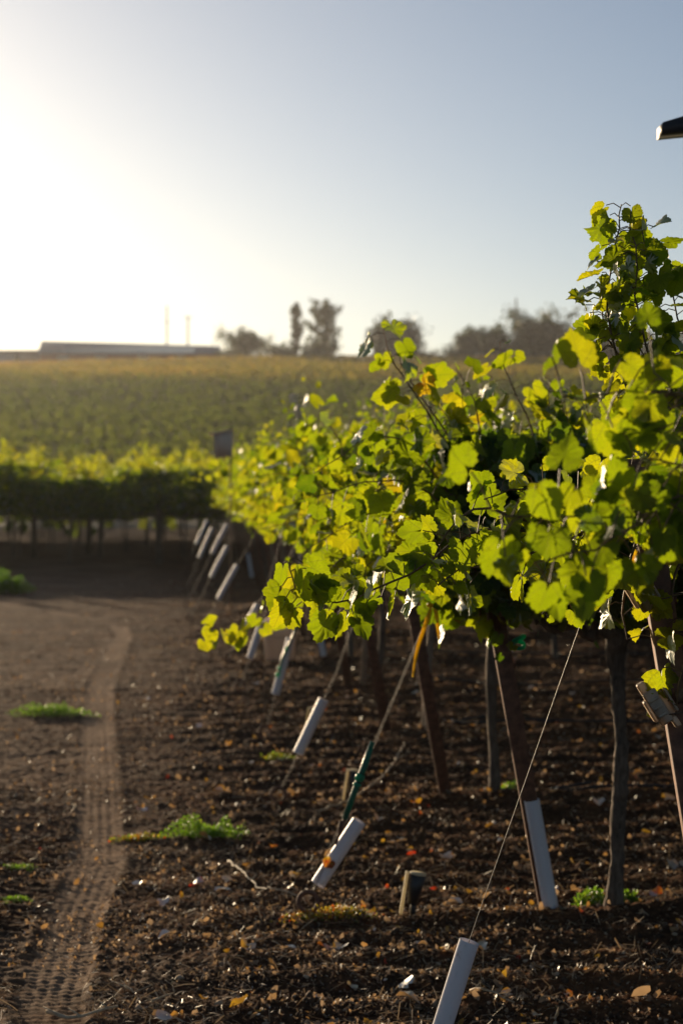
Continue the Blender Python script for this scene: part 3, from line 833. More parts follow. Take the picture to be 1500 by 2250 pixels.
# interior vines : prototypes then copies
def proto_vine(lod, top, size, label, seed_x, zc=1.08, fill=230, nsh=22, spikes=0):
    o = np.array([seed_x[0], seed_x[1], 0.0])
    t = empty('grapevine', o, label, 'grapevine')
    trunk_geo(t, zc - .05, .85, .85, lod)
    c = Canopy(lod)
    generic_shoots(c, -.95, .95, nsh, top=top, zc=zc, fill=fill, size=size)
    for i in range(spikes):
        x = rng.uniform(-.9, .9) if i % 3 == 0 or lod < 2 else x + rng.normal(0, .06); h = rng.uniform(.1, .5)
        c.shoot([(x, 0, top - .5), (x + rng.normal(0, .05), rng.normal(0, .1), top - .1), (x + rng.normal(0, .1), rng.normal(0, .15), top + h * .6), (x + rng.normal(0, .12), rng.normal(0, .15), top + h)], size=size * .85, gap=.035, tint=(.62, .12))
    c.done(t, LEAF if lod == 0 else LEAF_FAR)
    return t
protos = {}
place_count = {}
GRP = 'grapevines of the right block'
def interior(k, i, lod):
    x = post_x(k) + .25 + 1.9 * i; y = row_y(k)
    label = '%s grapevine from the left in the %s row of the right block' % (ORD[i], ORD[k])
    key = (lod, (k * 3 + i) % 3)
    if key not in protos:
        t = proto_vine(lod, [1.92, 2.0, 2.12][lod], [.095, .10, .12][lod], label, (x, y), fill=[800, 560, 420][lod], spikes=3)
        protos[key] = t
    else:
        t = copy_tree(protos[key]); t.location = (x, y, 0); t['label'] = label
        s = .94 + .12 * rng.random(); t.scale = (1, 1, s)
        t.rotation_euler = (0, 0, math.pi if (k + i) % 2 and lod == 2 else 0)
    t['group'] = GRP
for k in range(0, 14):
    half = row_y(k) * 750 / F
    n = 1 + int(max(1, (half + 1.9 - post_x(k)) / 1.9))
    for i in range(1, n + 1):
        interior(k, i, 0 if k < 2 else 1 if k < 5 else 2)

# far cross block : rows reaching past the left edge of the frame
far_first = {}
fprot = []
for r in range(10):
    y = 42.6 + 2.78 * r
    nv = 15
    for i in range(nv):
        x = -17.5 + 1.95 * i + .3 * (r % 2)
        if x > 9: continue
        label = '%s grapevine from the left in the %s row behind the dirt headland' % (ORD[i], ORD[r])
        if len(fprot) < 6:
            t = proto_vine(2, 2.02 + .06 * len(fprot), .12, label, (x, y), zc=1.08, fill=900, nsh=28, spikes=6); fprot.append(t)
        else:
            t = copy_tree(fprot[int(rng.integers(0, 6))]); t.location = (x, y, 0); t['label'] = label
            t.scale = (1, 1, .88 + .2 * rng.random()); t.rotation_euler = (0, 0, math.pi * (rng.random() < .5))
        t['group'] = 'grapevines of the cross block beyond the headland'

# ------------------------------------------------------------------ end posts, clips, cables, tubes
def channel(g, p0, p1, w=.062, d=.045, th=.004):
    """rolled steel C-channel from p0 to p1, open to the back"""
    p0 = np.asarray(p0, float); p1 = np.asarray(p1, float)
    prof = np.array([(-w/2, d), (-w/2, 0), (-w/2 + .006, -.004), (w/2 - .006, -.004), (w/2, 0), (w/2, d), (w/2 - .012, d), (w/2 - .012, d - th), (w/2 - th, d - th), (w/2 - th, th), (-w/2 + th, th), (-w/2 + th, d - th), (-w/2 + .012, d - th), (-w/2 + .012, d)])
    m = len(prof)
    V = np.concatenate([np.stack([p[0] + prof[:, 0], p[1] + prof[:, 1], np.full(m, p[2])], -1) for p in (p0, p1)])
    f = np.array([(i, (i + 1) % m, m + (i + 1) % m, m + i) for i in range(m)])
    g.add(V, f); 
    g.f.append(np.array([np.arange(m)[::-1]]) + g.n - 2 * m); g.f.append(np.array([np.arange(m)]) + g.n - m)

def clip_geo(c, s=1.0, rot=.5):
    """folded tan wire clip: a ribbed U shaped block"""
    g = Geo(); ca, sa = math.cos(rot), math.sin(rot)
    R = np.array([[ca, 0, sa], [0, 1, 0], [-sa, 0, ca]])
    def part(off, size, b=.003): g.box(np.asarray(c) + R @ (np.array(off) * s), np.array(size) * s, R, bevel=b * s)
    part((0, 0, 0), (.040, .030, .062))
    part((-.006, -.019, 0), (.030, .008, .078))
    part((.024, -.012, .0), (.008, .026, .056))
    part((-.024, -.012, .0), (.008, .026, .05))
    part((-.012, -.01, .046), (.018, .02, .030))
    part((.010, -.012, -.045), (.014, .016, .026))
    for q in (-.018, 0, .018): part((-.006, -.0245, q), (.022, .004, .006), .001)
    return g

def post(k):
    x, y = (post_x(k) if k else .945), row_y(k); lean = -.176 if k else -.16
    z0 = gz(x, y)
    H = 1.62 + .1 * rng.random()
    desc = {0: 'rusty brown steel end post nearest the camera at right edge of frame',
            1: 'leaning rusty end post with a white sleeve on its foot and tan clip',
            2: 'leaning bare rusty steel end post in the third vine row',
            5: 'leaning end post with white sleeve, right of the white bucket',
            11: 'distant end post with short bluish white sleeve at its foot'}
    t = empty('end_post', (x, y, z0), desc.get(k, 'leaning rusty steel end post at the left end of the %s vine row' % ORD[k]), 'vineyard post', 'steel end posts')
    g = Geo(); channel(g, (-lean * .1, 0, -.1), (lean * H, 0, H))
    for q in np.arange(.2, H, .1):      # punched wire lugs
        g.box((lean * q + .034, .01, q), (.007, .012, .02))
    g.build('steel_channel', RUST, t)
    hs = [1.06, 1.32] if k == 0 else [1.04, 1.36]
    for j, h in enumerate(hs):
        off = -.045
        cg = clip_geo((lean * h + off, -.012, h), .9 if k else 1.12, -.55 if (k == 0) else -.12 - .3 * rng.random())
        cg.build('wire_clip', CLIP, t)
        w = Geo(); a = np.linspace(0, 2 * math.pi, 18)
        w.tube(np.stack([lean * h + .0 + .058 * np.cos(a) + .0, -.0 + .042 * np.sin(a), h - .015 + .012 * np.cos(a)], -1), .0015, 5, caps=False)
        w.build('tie_wire', WIRE_O, t, smooth=True)
    if k in (1, 5, 11):
        s = Geo(); hh = {1: .40, 5: .42, 11: .42}[k]
        p0 = np.array((.008, -.020, .005)); p1 = np.array((lean * hh + .008, -.020, hh + .005))
        s.pipe(p0 + [.0, .005, 0], p1 + [.0, .005, 0], .029, .0265)
        s.build('white_sleeve', PVC, t, smooth=False)
    if k in (1, 3, 4, 7, 11):
        tg = Geo(); h = {1: .98, 3: 1.02, 4: 1.01, 7: 1.3, 11: 1.2}[k]
        for q in (0, .022):
            a = np.linspace(0, 2 * math.pi, 14)
            tg.tube(np.stack([lean * h + .06 + .02 * np.cos(a), -.03 + .02 * np.sin(a), h + q + .012 * np.sin(a + q * 90)], -1), .014 if k > 1 else .008, 6, caps=False)
        tg.build('green_tie', TAPE, t, smooth=True)
    return t

tube_px = {0: ((1030, 2068), (948, 2330)), 1: ((789, 1806), (698, 1946)), 2: ((711, 1537), (655, 1655)), 3: ((638, 1402), (605, 1525)), 4: ((572, 1376), (549, 1446)),
           5: ((566, 1328), (534, 1385)), 6: ((521, 1242), (480, 1316)), 7: ((499, 1200), (464, 1268)), 8: ((499, 1152), (466, 1216)), 9: ((466, 1160), (438, 1225)), 10: ((456, 1143), (431, 1195))}
def cable(k):
    x, y = anch_x(k), row_y(k); z0 = gz(x, y)
    t = empty('anchor_cable', (x, y, z0), 'thin steel anchor cable slanting from the ground to the end post of the %s row' % ORD[k], 'anchor cable', 'anchor cables')
    lean = -.176 if k else -.19
    top = np.array([post_x(k) + lean * 1.52 - x, 0, 1.52])
    if k == 0: top = np.array([px(1322, 1250, row_y(0))[0] + .04 - x, 0, 1.52])
    bot = np.array([0, 0, .05])
    # aim the cable through the guard tube where there is one
    if k in tube_px and k not in (1,):
        a = px(*tube_px[k][0], y); b = px(*tube_px[k][1], y)
        mid = (a + b) / 2 - np.array([x, y, z0])
        d = (a - b) / np.linalg.norm(a - b)
        path = [mid - d * (mid[2] - .05) / d[2], mid - d * .15, mid, mid + d * .15, mid * .0 + (mid + d * .3), top] if k != 0 else [mid - d * (mid[2] - .02) / d[2], top]
        path = [np.array(q) for q in path]
        if k == 0:
            path = [path[0], mid, a - np.array([x, y, z0]), top]
    else:
        path = [bot, top]
    dz = rng.uniform(.01, .02)
    for s in ((-1, 1) if k else (0,)):
        g = Geo(); PP = np.array(path) + np.array([s * .004, s * .004, 0])
        if s: PP[-1] += np.array([s * .012, 0, s * .03])
        g.tube(PP, .0009 if k == 0 else .0014, 6, caps=False)
        g.build('wire', WIRE if k == 0 else WIRE_O, t, smooth=True)
    g = Geo(); a = np.linspace(0, 2 * math.pi, 28)
    b0 = path[0]
    cx = np.array([b0[0] - .003, b0[1] - .03, .048])
    g.tube(np.stack([cx[0] + .036 * np.cos(a), cx[1] + .006 * np.sin(a), cx[2] + .036 * np.sin(a)], -1), .0085, 10, caps=False)
    g.tube(np.array([cx + [0, 0, -.034], cx + [-.02, 0, -.2]]), .008, 8)
    g.build('anchor_ring', RUST, t, smooth=True)
    return t, path, z0
for k in range(14):
    post(k)
    t, path, z0 = cable(k)
    if k == 1:
        A = px(818, 1630, row_y(1)) - np.array(t.location); B = px(757, 1800, row_y(1)) - np.array(t.location)
        g = Geo(); g.tube(np.array([A, (A * 2 + B) / 3 + [.002, 0, 0], (A + 2 * B) / 3, B]), [.010, .013, .012, .011], 12)
        g.build('green_sleeve', SLEEVE, t, smooth=True)
        g = Geo(); M = A * .54 + B * .46; d = (A - B) / np.linalg.norm(A - B)
        g.tube(np.array([M - d * .014, M - d * .006, M + d * .006, M + d * .014]), [.013, .018, .018, .013], 12)
        g.tube(np.array([M - d * .035, M - d * .03, M - d * .022]), [.013, .0165, .013], 12)
        g.build('green_collar', TAPE, t, smooth=True)
        g = Geo(); g.tube(np.array([B + d * .03, B - d * .03, B - d * .10]), [.006, .007, .004], 8)
        g.tube(np.array([B + [-.014, 0, -.005], B + [-.02, 0, -.05]]), .006, 8)
        g.build('cable_clamp', RUST, t, smooth=True)
    if k == 3:
        g = Geo(); pts = [px(*p, row_y(3) - .05) - np.array(t.location) for p in ((650, 1345), (648, 1385), (632, 1420), (620, 1445), (611, 1480))]
        g.tube(smooth_path(pts, .03), .008, 8); g.build('green_sleeve', SLEEVE, t, smooth=True)
        g = Geo()
        for p in ((613, 1468), (609, 1482), (629, 1425)):
            c = px(*p, row_y(3) - .06) - np.array(t.location); g.tube(np.array([c + [0, 0, .016], c, c + [0, 0, -.016]]), [.006, .016, .006], 8)
        g.build('green_collar', TAPE, t, smooth=True)
    if k in tube_px:
        a = px(*tube_px[k][0], row_y(k)); b = px(*tube_px[k][1], row_y(k))
        if k == 1: a = a + [0, .02, 0]; b = b + [0, .03, 0]
        lab = {0: 'white plastic guard tube on the thin cable, cut by the bottom edge of the picture', 1: 'tilted white guard tube with a scrap of orange leaf, just above the rusty ring',
               2: 'white guard tube leaning over a small pale green weed', 3: 'white guard tube beside a dangling green sleeve in front of the bucket',
               4: 'white guard tube immediately left of the white bucket', 5: 'white guard tube partly behind the low drooping vine shoot'}.get(k, 'distant white guard tube slanting on the cable of the %s row' % ORD[k])
        t2 = empty('guard_tube', b, lab, 'guard tube', 'white guard tubes')
        g = Geo(); r = {0: .0235, 1: .027}.get(k, .027)
        g.pipe((0, 0, 0), a - b, r, r - .0028); g.build('tube_wall', PVC, t2, smooth=False)
        if k == 1:
            g = Geo(); lp = a * .42 + b * .58 - b
            place_leaves(g, np.array([lp + [-.012, -.034, .0]]), np.array([[-.5, -.1, -.5]]), np.array([[.2, -1, .3]]), np.array([.05]), np.array([.95]), 0)
            g.build('stuck_leaf', LEAF, t2)

# guard tubes are smooth shaded through auto edges: mark by angle
for o in list(COL.objects):
    if o.name.startswith(('tube_wall', 'white_sleeve')):
        me = o.data
        me.polygons.foreach_set('use_smooth', np.ones(len(me.polygons), bool)); 
        me.set_sharp_from_angle(angle=math.radians(40))

# trellis wires, drip hoses
for k in range(14):
    y = row_y(k); x0 = post_x(k); L = row_y(k) * 750 / F + 4 - x0
    t = empty('trellis_wires', (x0, y, 0), 'thin trellis wires strung through the %s row of vines' % ORD[k], 'trellis wires', 'trellis wires')
    for h in (1.05, 1.36, 1.58):
        g = Geo(); xs = np.linspace(-.176 * h, L, 8); g.tube(np.stack([xs, np.full(8, .0), h - .008 * np.sin(np.linspace(0, math.pi, 8))], -1), .0016, 5, caps=False)
        g.build('wire', WIRE_O, t)
    if 1 <= k <= 6:
        hx = {1: 1.35, 2: 1.09, 3: .75, 4: .62}.get(k, x0 + .5)
        xs = np.arange(hx, x0 + L, .25)
        zz = ground_z(xs, np.full(len(xs), y + .12)) + .02
        P = np.stack([xs, y + .12 + .02 * np.sin(xs * 3), zz], -1)
        g = Geo(); g.tube(P, .0095, 10)
        g2 = [P[0] + [.19, -.03, .05], P[0] + [.07, -.03, .03], P[0] + [-.012, -.02, .012], P[0] + [0.0, 0.0, .0]]
        g.tube(smooth_path(g2, .02), .0095, 10)
        o = g.build('drip_hose', HOSE, smooth=True)
        tag(o, 'black drip irrigation hose with folded end lying along the %s vine row' % ORD[k], 'drip hose', 'drip hoses')

# mid-row stakes beside the trunks
for k, xx, lab in ((3, .545, 'pale weathered wooden stake standing in the fourth row'), (4, .17, 'thin pale stake between rusty posts in the fifth row'), (2, 1.75, 'weathered stake farther along the third row')):
    y = row_y(k) + .1
    t = empty('stake', (xx, y, gz(xx, y)), lab, 'stake', 'weathered stakes')
    g = Geo(); g.box((.04, 0, .62), (.04, .028, 1.3), np.array([[1, 0, .07], [0, 1, 0], [-.07, 0, 1]]), bevel=.003); g.build('stake_body', RUST_L, t)
    g = Geo(); g.tube(np.array([(.10, 0, .95), (.05, -.02, .955), (.06, .02, .95)]), .002, 5); g.build('tie_wire', WIRE_O, t)

# intermediate steel posts of rows, farther right
for k in range(1, 14):
    for j in (1, 2, 3):
        x = post_x(k) + 5.6 * j - 1.2
        if x > row_y(k) * 750 / F + 1.5: continue
        t = empty('line_post', (x, row_y(k), 0), '%s upright steel line post inside the %s row of the right block' % (ORD[j - 1], ORD[k]), 'vineyard post', 'steel line posts')
        g = Geo(); channel(g, (0, 0, -.05), (0, 0, 1.9), .045, .03); g.build('steel_channel', RUST, t)
fp = None
for r in range(3):
    for j in range(6):
        x = -11.9 + 4.0 * j + .9 * r; y = 42.6 + 2.78 * r
        lab = '%s dark post from the left in the %s row behind the headland' % (ORD[j], ORD[r])
        if fp is None:
            fp = empty('line_post', (x, y, 0), lab, 'vineyard post'); t = fp
            g = Geo(); g.tube(np.array([(0, 0, -.1), (0, 0, 1.0), (0, 0, 2.05)]), [.075, .07, .065], 10, jit=.05); g.build('wooden_pole', BARK, fp, smooth=True)
            g = Geo(); a = np.linspace(0, 2 * math.pi, 12); g.tube(np.stack([.078 * np.cos(a), .078 * np.sin(a), 1.2 + 0 * a], -1), .003, 5, caps=False); g.build('wire_wrap', WIRE_O, fp)
        else:
            t = copy_tree(fp); t.location = (x, y, 0); t['label'] = lab
        t['group'] = 'posts of the cross block'

# ------------------------------------------------------------------ ribbons, risers, bucket, birdhouse, twigs
def ribbon(path, w, label, d):
    P = smooth_path([px(*p, d) for p in path], .02); m = len(P)
    tw = np.linspace(0, 1.3, m); o = P[0].copy()
    side = np.stack([np.cos(tw), -np.sin(tw) * .6, .15 * np.sin(tw * 3)], -1)
    ww = np.interp(np.linspace(0, 1, m), [0, .12, 1], [.25, .8, 1.0]) * w
    V = np.concatenate([P - side * ww[:, None], P + side * ww[:, None], P + side * ww[:, None] + [0, .0008, 0], P - side * ww[:, None] + [0, .0008, 0]]) - o
    f = []
    for i in range(m - 1):
        f += [(i, i + 1, m + i + 1, m + i), (2 * m + i, 2 * m + i + 1, 3 * m + i + 1, 3 * m + i), (m + i, m + i + 1, 2 * m + i + 1, 2 * m + i), (3 * m + i, 3 * m + i + 1, i + 1, i)]
    g = Geo(); g.add(V, np.array(f))
    a = np.linspace(0, 2 * math.pi, 12)
    g.tube(np.stack([.014 * np.cos(a), .014 * np.sin(a) , .006 * np.sin(a * 2)], -1), .005, 6, caps=False, tint=1.0)
    ob = g.build('marker_ribbon', RIBBON, smooth=True); ob.location = o
    tag(ob, label, 'ribbon')
ribbon([(948, 1330), (935, 1370), (918, 1420), (910, 1460), (906, 1488)], .0115, 'long yellow marker ribbon hanging down from the double cable', row_y(1) - .04)
ribbon([(955, 1322), (958, 1350), (962, 1385), (964, 1405)], .0095, 'shorter yellow marker ribbon hanging beside the rusty post', row_y(1) - .03)

def riser(cx, top, bot, d, label, s=1.0):
    b = px(cx, bot, d); gzv = gz(b[0], b[1])
    t = empty('hose_riser', (b[0], b[1], gzv), label, 'irrigation riser', 'short black and pale irrigation risers')
    h = .165 * s
    R = np.array([[1, 0, .16], [0, 1, 0], [-.16, 0, 1.0]])
    g = Geo()
    g.tube(np.array([(.0, 0, -.02), (.006, 0, h * .5)]), .011, 8); g.build('stake', BLACK, t)
    p0 = np.array([.0, 0, h * .30]); p1 = np.array([.022, -.006, h * .98])
    g = Geo(); g.tube(np.array([p0, p1 * .5 + p0 * .5, p1]), [.018, .026, .029], 16, caps=True); g.build('black_barrel', BLACK, t, smooth=False)
    g = Geo(); g.tube(np.array([p1 - [0, 0, .002], p1 + [.001, 0, .004]]), [.032, .031], 18); g.build('rim_cap', PALE, t)
    g = Geo(); g.box(np.array([-.030, .0, h * .55]), (.011, .034, h * .95), R, bevel=.002); g.build('pale_face_plate', PALE, t)
riser(905, 1925, 2030, row_y(1) - .05, 'short black riser with pale face, nearest to the camera')
riser(772, 1693, 1765, row_y(2) - .05, 'short black riser with pale face right behind the green sleeve')
riser(684, 1562, 1620, row_y(3) - .05, 'short black riser with pale face behind the leaning white tube', 1.05)

def bucket():
    d = row_y(5) - .1
    b = px(615, 1447, d)
    t = empty('bucket', (b[0], b[1], gz(b[0], b[1]) + .0), 'white plastic bucket standing on the soil among the posts', 'bucket')
    n = 32; a = np.arange(n) * 2 * math.pi / n
    prof = [(.0, .012), (.128, .012), (.130, .0), (.138, .004), (.152, .33), (.160, .335), (.160, .372), (.153, .378), (.147, .372), (.133, .018), (0, .018)]
    V = np.concatenate([np.stack([r * np.cos(a), r * np.sin(a), np.full(n, z)], -1) for r, z in prof])
    f = []
    for s in range(len(prof) - 1):
        for j in range(n): f.append((s * n + j, s * n + (j + 1) % n, (s + 1) * n + (j + 1) % n, (s + 1) * n + j))
    g = Geo(); g.add(V, np.array(f)); g.build('bucket_shell', BUCKET, t, smooth=True)
    g = Geo(); q = np.linspace(0, math.pi, 16); g.tube(np.stack([.163 * np.cos(q), -.05 * np.sin(q) - .0, .35 - .14 * np.sin(q)], -1) + [0, -.09 * 0, 0], .003, 6); 
    h = g.build('handle', WIRE, t, smooth=True); h.location = (0, -.11, 0); h.scale = (1.0, 1, 1)
bucket()

def birdhouse():
    k = 8; d = row_y(8) - .6
    s = F / d
    x = (505 - 750) / s
    t = empty('birdhouse', (x, d, gz(x, d)), 'raw wood nesting box with sloped lid on a thin tall pole', 'birdhouse')
    zt = CAM_H + (HOR - 945) / s; zb = CAM_H + (HOR - 1005) / s
    g = Geo(); g.tube(np.array([(.01, .0, -.1), (.012, 0, 1.2), (.0, 0, zb + .1)]), .013, 8); g.build('pole', RUST, t, smooth=True)
    w = 38 / s; dd = .2
    cx = -w * .35
    g = Geo()
    x0, x1 = cx - w / 2, cx + w / 2; zl, zr = zt - .065, zt - .025
    th = .018
    for yy in (-dd / 2, dd / 2 - th):      # side panels, sloped top, tapered foot
        v = [(x0 + .03, yy, zb), (x1, yy, zb), (x1, yy, zr), (x0, yy, zl)]
        v = v + [(a, b + th, c) for a, b, c in v]
        g.add(v, np.array([(3, 2, 1, 0), (4, 5, 6, 7), (0, 1, 5, 4), (1, 2, 6, 5), (2, 3, 7, 6), (3, 0, 4, 7)]))
    v = [(x1 - th, -dd / 2 + th, zb), (x1, -dd / 2 + th, zb), (x1, dd / 2 - th, zb), (x1 - th, dd / 2 - th, zb)]; v += [(a, b, zr) for a, b, c in v]
    g.add(v, np.array([(3, 2, 1, 0), (4, 5, 6, 7), (0, 1, 5, 4), (1, 2, 6, 5), (2, 3, 7, 6), (3, 0, 4, 7)]))
    v = [(x0 + .035, -dd / 2 + th, zb - .0), (x1 - th, -dd / 2 + th, zb), (x1 - th, dd / 2 - th, zb), (x0 + .035, dd / 2 - th, zb)]; v += [(a, b, c + th) for a, b, c in v]
    g.add(v, np.array([(3, 2, 1, 0), (4, 5, 6, 7), (0, 1, 5, 4), (1, 2, 6, 5), (2, 3, 7, 6), (3, 0, 4, 7)]))
    g.build('box', WOOD, t)
    g = Geo()
    v = [(x0 + .012, -dd / 2 - .002, zb - .05), (x0 + .032, -dd / 2 - .002, zb - .05), (x0 + .004, -dd / 2 - .002, zl), (x0 - .018, -dd / 2 - .002, zl)]
    v += [(a, dd / 2 + .002, c) for a, b, c in v]
    g.add(v, np.array([(3, 2, 1, 0), (4, 5, 6, 7), (0, 1, 5, 4), (1, 2, 6, 5), (2, 3, 7, 6), (3, 0, 4, 7)]))
    g.build('front_panel', WOOD, t)
    g = Geo(); ang = math.atan2(zr - zl, w)
    R = np.array([[math.cos(ang), 0, -math.sin(ang)], [0, 1, 0], [math.sin(ang), 0, math.cos(ang)]])
    g.box((cx - .03, 0, (zl + zr) / 2 + .014), (w + .09, dd + .05, .022), R, bevel=.003); g.build('lid', WOOD, t)
birdhouse()

def twig(path, d, r, label):
    pts = [px(x, y, F * CAM_H / (y - HOR)) for x, y in path]
    pts = [np.array([p[0], p[1], gz(p[0], p[1]) + .02]) for p in pts]
    P = smooth_path(pts, .03); o = P[0].copy()
    P = P + rng.normal(0, .003, P.shape)
    g = Geo(); g.tube(P - o, np.linspace(r, r * .5, len(P)), 7, jit=.15)
    for i in range(3):
        q = P[len(P) * (i + 1) // 4] - o; g.tube(np.array([q, q + [rng.normal(0, .03), .02, .02]]), [r * .6, r * .3], 5)
    ob = g.build('twig', TWIG, smooth=True); ob.location = o
    tag(ob, label, 'twig')
twig([(500, 1900), (530, 1925), (565, 1955), (600, 1972), (655, 1980)], 0, .0055, 'pale crooked twig lying left of the rusty anchor ring')
twig([(100, 2236), (150, 2246), (210, 2243), (258, 2232)], 0, .007, 'curved pale stick on the soil at the bottom left edge')
twig([(330, 2222), (385, 2205)], 0, .004, 'short straight twig on the dark soil near the bottom edge')
twig([(275, 2190), (295, 2207)], 0, .004, 'tiny bright stick lying between lug marks and litter at the bottom')
twig([(1030, 2200), (1070, 2215), (1130, 2225)], 0, .004, 'dark thin twig on the soil right of the nearest tube')
twig([(700, 1795), (780, 1760), (850, 1700), (890, 1640)], 0, .005, 'long thin dry cane lying behind the green sleeve')

# ------------------------------------------------------------------ weeds
def weed(cx, cy, wpx, hpx, label, n, tint=(.45, .15), size=.012):
    d = F * CAM_H / (cy - HOR)
    c = px(cx, cy, d); s = F / d
    W = wpx / 2 / s; D = max(W * .35, .05); H = hpx / s
    g = Geo()
    u = rng.normal(0, .42, (n, 2)); r = np.hypot(u[:, 0], u[:, 1]); u = u[r < 1.05]; n = len(u)
    r = np.hypot(u[:, 0], u[:, 1])
    x = u[:, 0] * W; y = u[:, 1] * D
    z = H * rng.random(n) * (1 - .7 * r ** 2) * (.35 + 1.1 * vnoise(x * 22 + cx, y * 22))
    gzv = ground_z(c[0] + x, c[1] + y)
    P = np.stack([x, y, z + gzv], -1)
    tip = np.stack([u[:, 0] * .6, u[:, 1] * .6, np.full(n, .55)], -1) + rng.normal(0, .4, (n, 3))
    nr = rng.normal(0, .6, (n, 3)) + [0, .3, .7]
    # small lobed leaflets
    a = np.linspace(0, 2 * math.pi, 8)[:-1]; rr = np.array([1, .55, .9, .5, .5, .9, .55])
    v = np.stack([np.sin(a) * rr * .42, .5 + .5 * np.cos(a) * rr, .1 * np.cos(a * 2)], -1); v = np.concatenate([v, [[0, .5, .06]]])
    f = np.array([(i, (i + 1) % 7, 7) for i in range(7)])
    tip /= np.linalg.norm(tip, axis=1)[:, None]; nr -= tip * np.sum(nr * tip, 1)[:, None]; nr /= np.linalg.norm(nr, axis=1)[:, None]
    R = np.stack([np.cross(tip, nr), tip, nr], -1)
    sz = size * rng.uniform(.6, 1.4, n)
    g.add(*instance(v, f, P, np.repeat(sz[:, None], 3, 1), R, np.clip(rng.normal(*tint, n), 0, 1)))
    for i in range(min(90, n)):
        g.tube(np.array([(x[i] * .8, y[i] * .8, gzv[i] - .01), P[i] * [.9, .9, 1] - [0, 0, .004], P[i]]), .0013, 3, caps=False)
    o = g.build('weed_patch', WEED); o.location = (c[0], c[1], 0); tag(o, label, 'weed')
weed(115, 1573, 200, 24, 'low bright green weed patch just left of the tyre track', 1100, (.4, .12), .02)
weed(450, 1842, 200, 40, 'bushy bright green weed right of the tyre track in the foreground', 1500, (.42, .14), .014)
weed(300, 1848, 130, 14, 'flat weed with rusty orange leaves beside the bushy green one', 420, (.84, .16), .013)
weed(15, 1305, 120, 46, 'large dark green weed in the shade at the left edge', 1500, (.25, .12), .05)
weed(612, 1664, 75, 18, 'small pale yellow green weed under the leaning white tube', 420, (.72, .1), .014)
weed(35, 1985, 75, 9, 'thin strip of green seedlings at the left edge, lower one', 260, (.45, .1), .010)
weed(45, 1912, 75, 9, 'thin strip of green seedlings at the left edge, upper one', 240, (.5, .1), .010)
weed(1300, 2005, 90, 36, 'green leafy weed left of the nearest vine trunk', 420, (.5, .2), .018)
weed(1378, 2000, 50, 42, 'small green weed right of the nearest vine trunk', 200, (.45, .1), .018)
weed(1120, 1752, 50, 32, 'small yellow green weed at the foot of the third row trunk', 180, (.55, .1), .018)
weed(720, 2030, 240, 18, 'dry straw coloured tuft below the rusty anchor ring', 700, (.9, .06), .012)

# ------------------------------------------------------------------ roof overhang at the upper right
def roof():
    d = 7.0; s = F / d
    x0 = (1456 - 750) / s; zt = CAM_H + (HOR - 268) / s; zb = CAM_H + (HOR - 293) / s
    t = empty('open_shed_roof', (x0 + 3.2, d + 1, 0), 'black corner of a roof overhang poking into the sky at upper right', 'roof')
    g = Geo()
    L = 5.0; ox = -3.2; hz = (13 / s) / (44 / s)
    v = [(ox, -1, zb), (ox + L, -1, zb + L * .10), (ox + L, -1, zt + L * .30), (ox, -1, zt)]
    v += [(a, -.86, c) for a, b, c in v]
    g.add(v, np.array([(3, 2, 1, 0), (4, 5, 6, 7), (0, 1, 5, 4), (1, 2, 6, 5), (2, 3, 7, 6), (3, 0, 4, 7)]))
    g.build('rafter', DARKMETAL, t)
    g = Geo(); v = [(-1.6, -1.1, zt + .50), (2.2, -1.1, zt + 1.64), (2.2, 1.9, zt + 1.64), (-1.6, 1.9, zt + .50)]; v += [(a, b, c + .05) for a, b, c in v]
    g.add(v, np.array([(3, 2, 1, 0), (4, 5, 6, 7), (0, 1, 5, 4), (1, 2, 6, 5), (2, 3, 7, 6), (3, 0, 4, 7)])); g.build('roof_panel', DARKMETAL, t)
    for (px_, py_) in ((-.9, -.8), (-.9, 1.4), (1.5, -.8), (1.5, 1.4)):
        g = Geo(); g.box((px_, py_, (zb + .2) / 2), (.12, .12, zb + .2), bevel=.006); g.build('support_post', DARKMETAL, t)
roof()

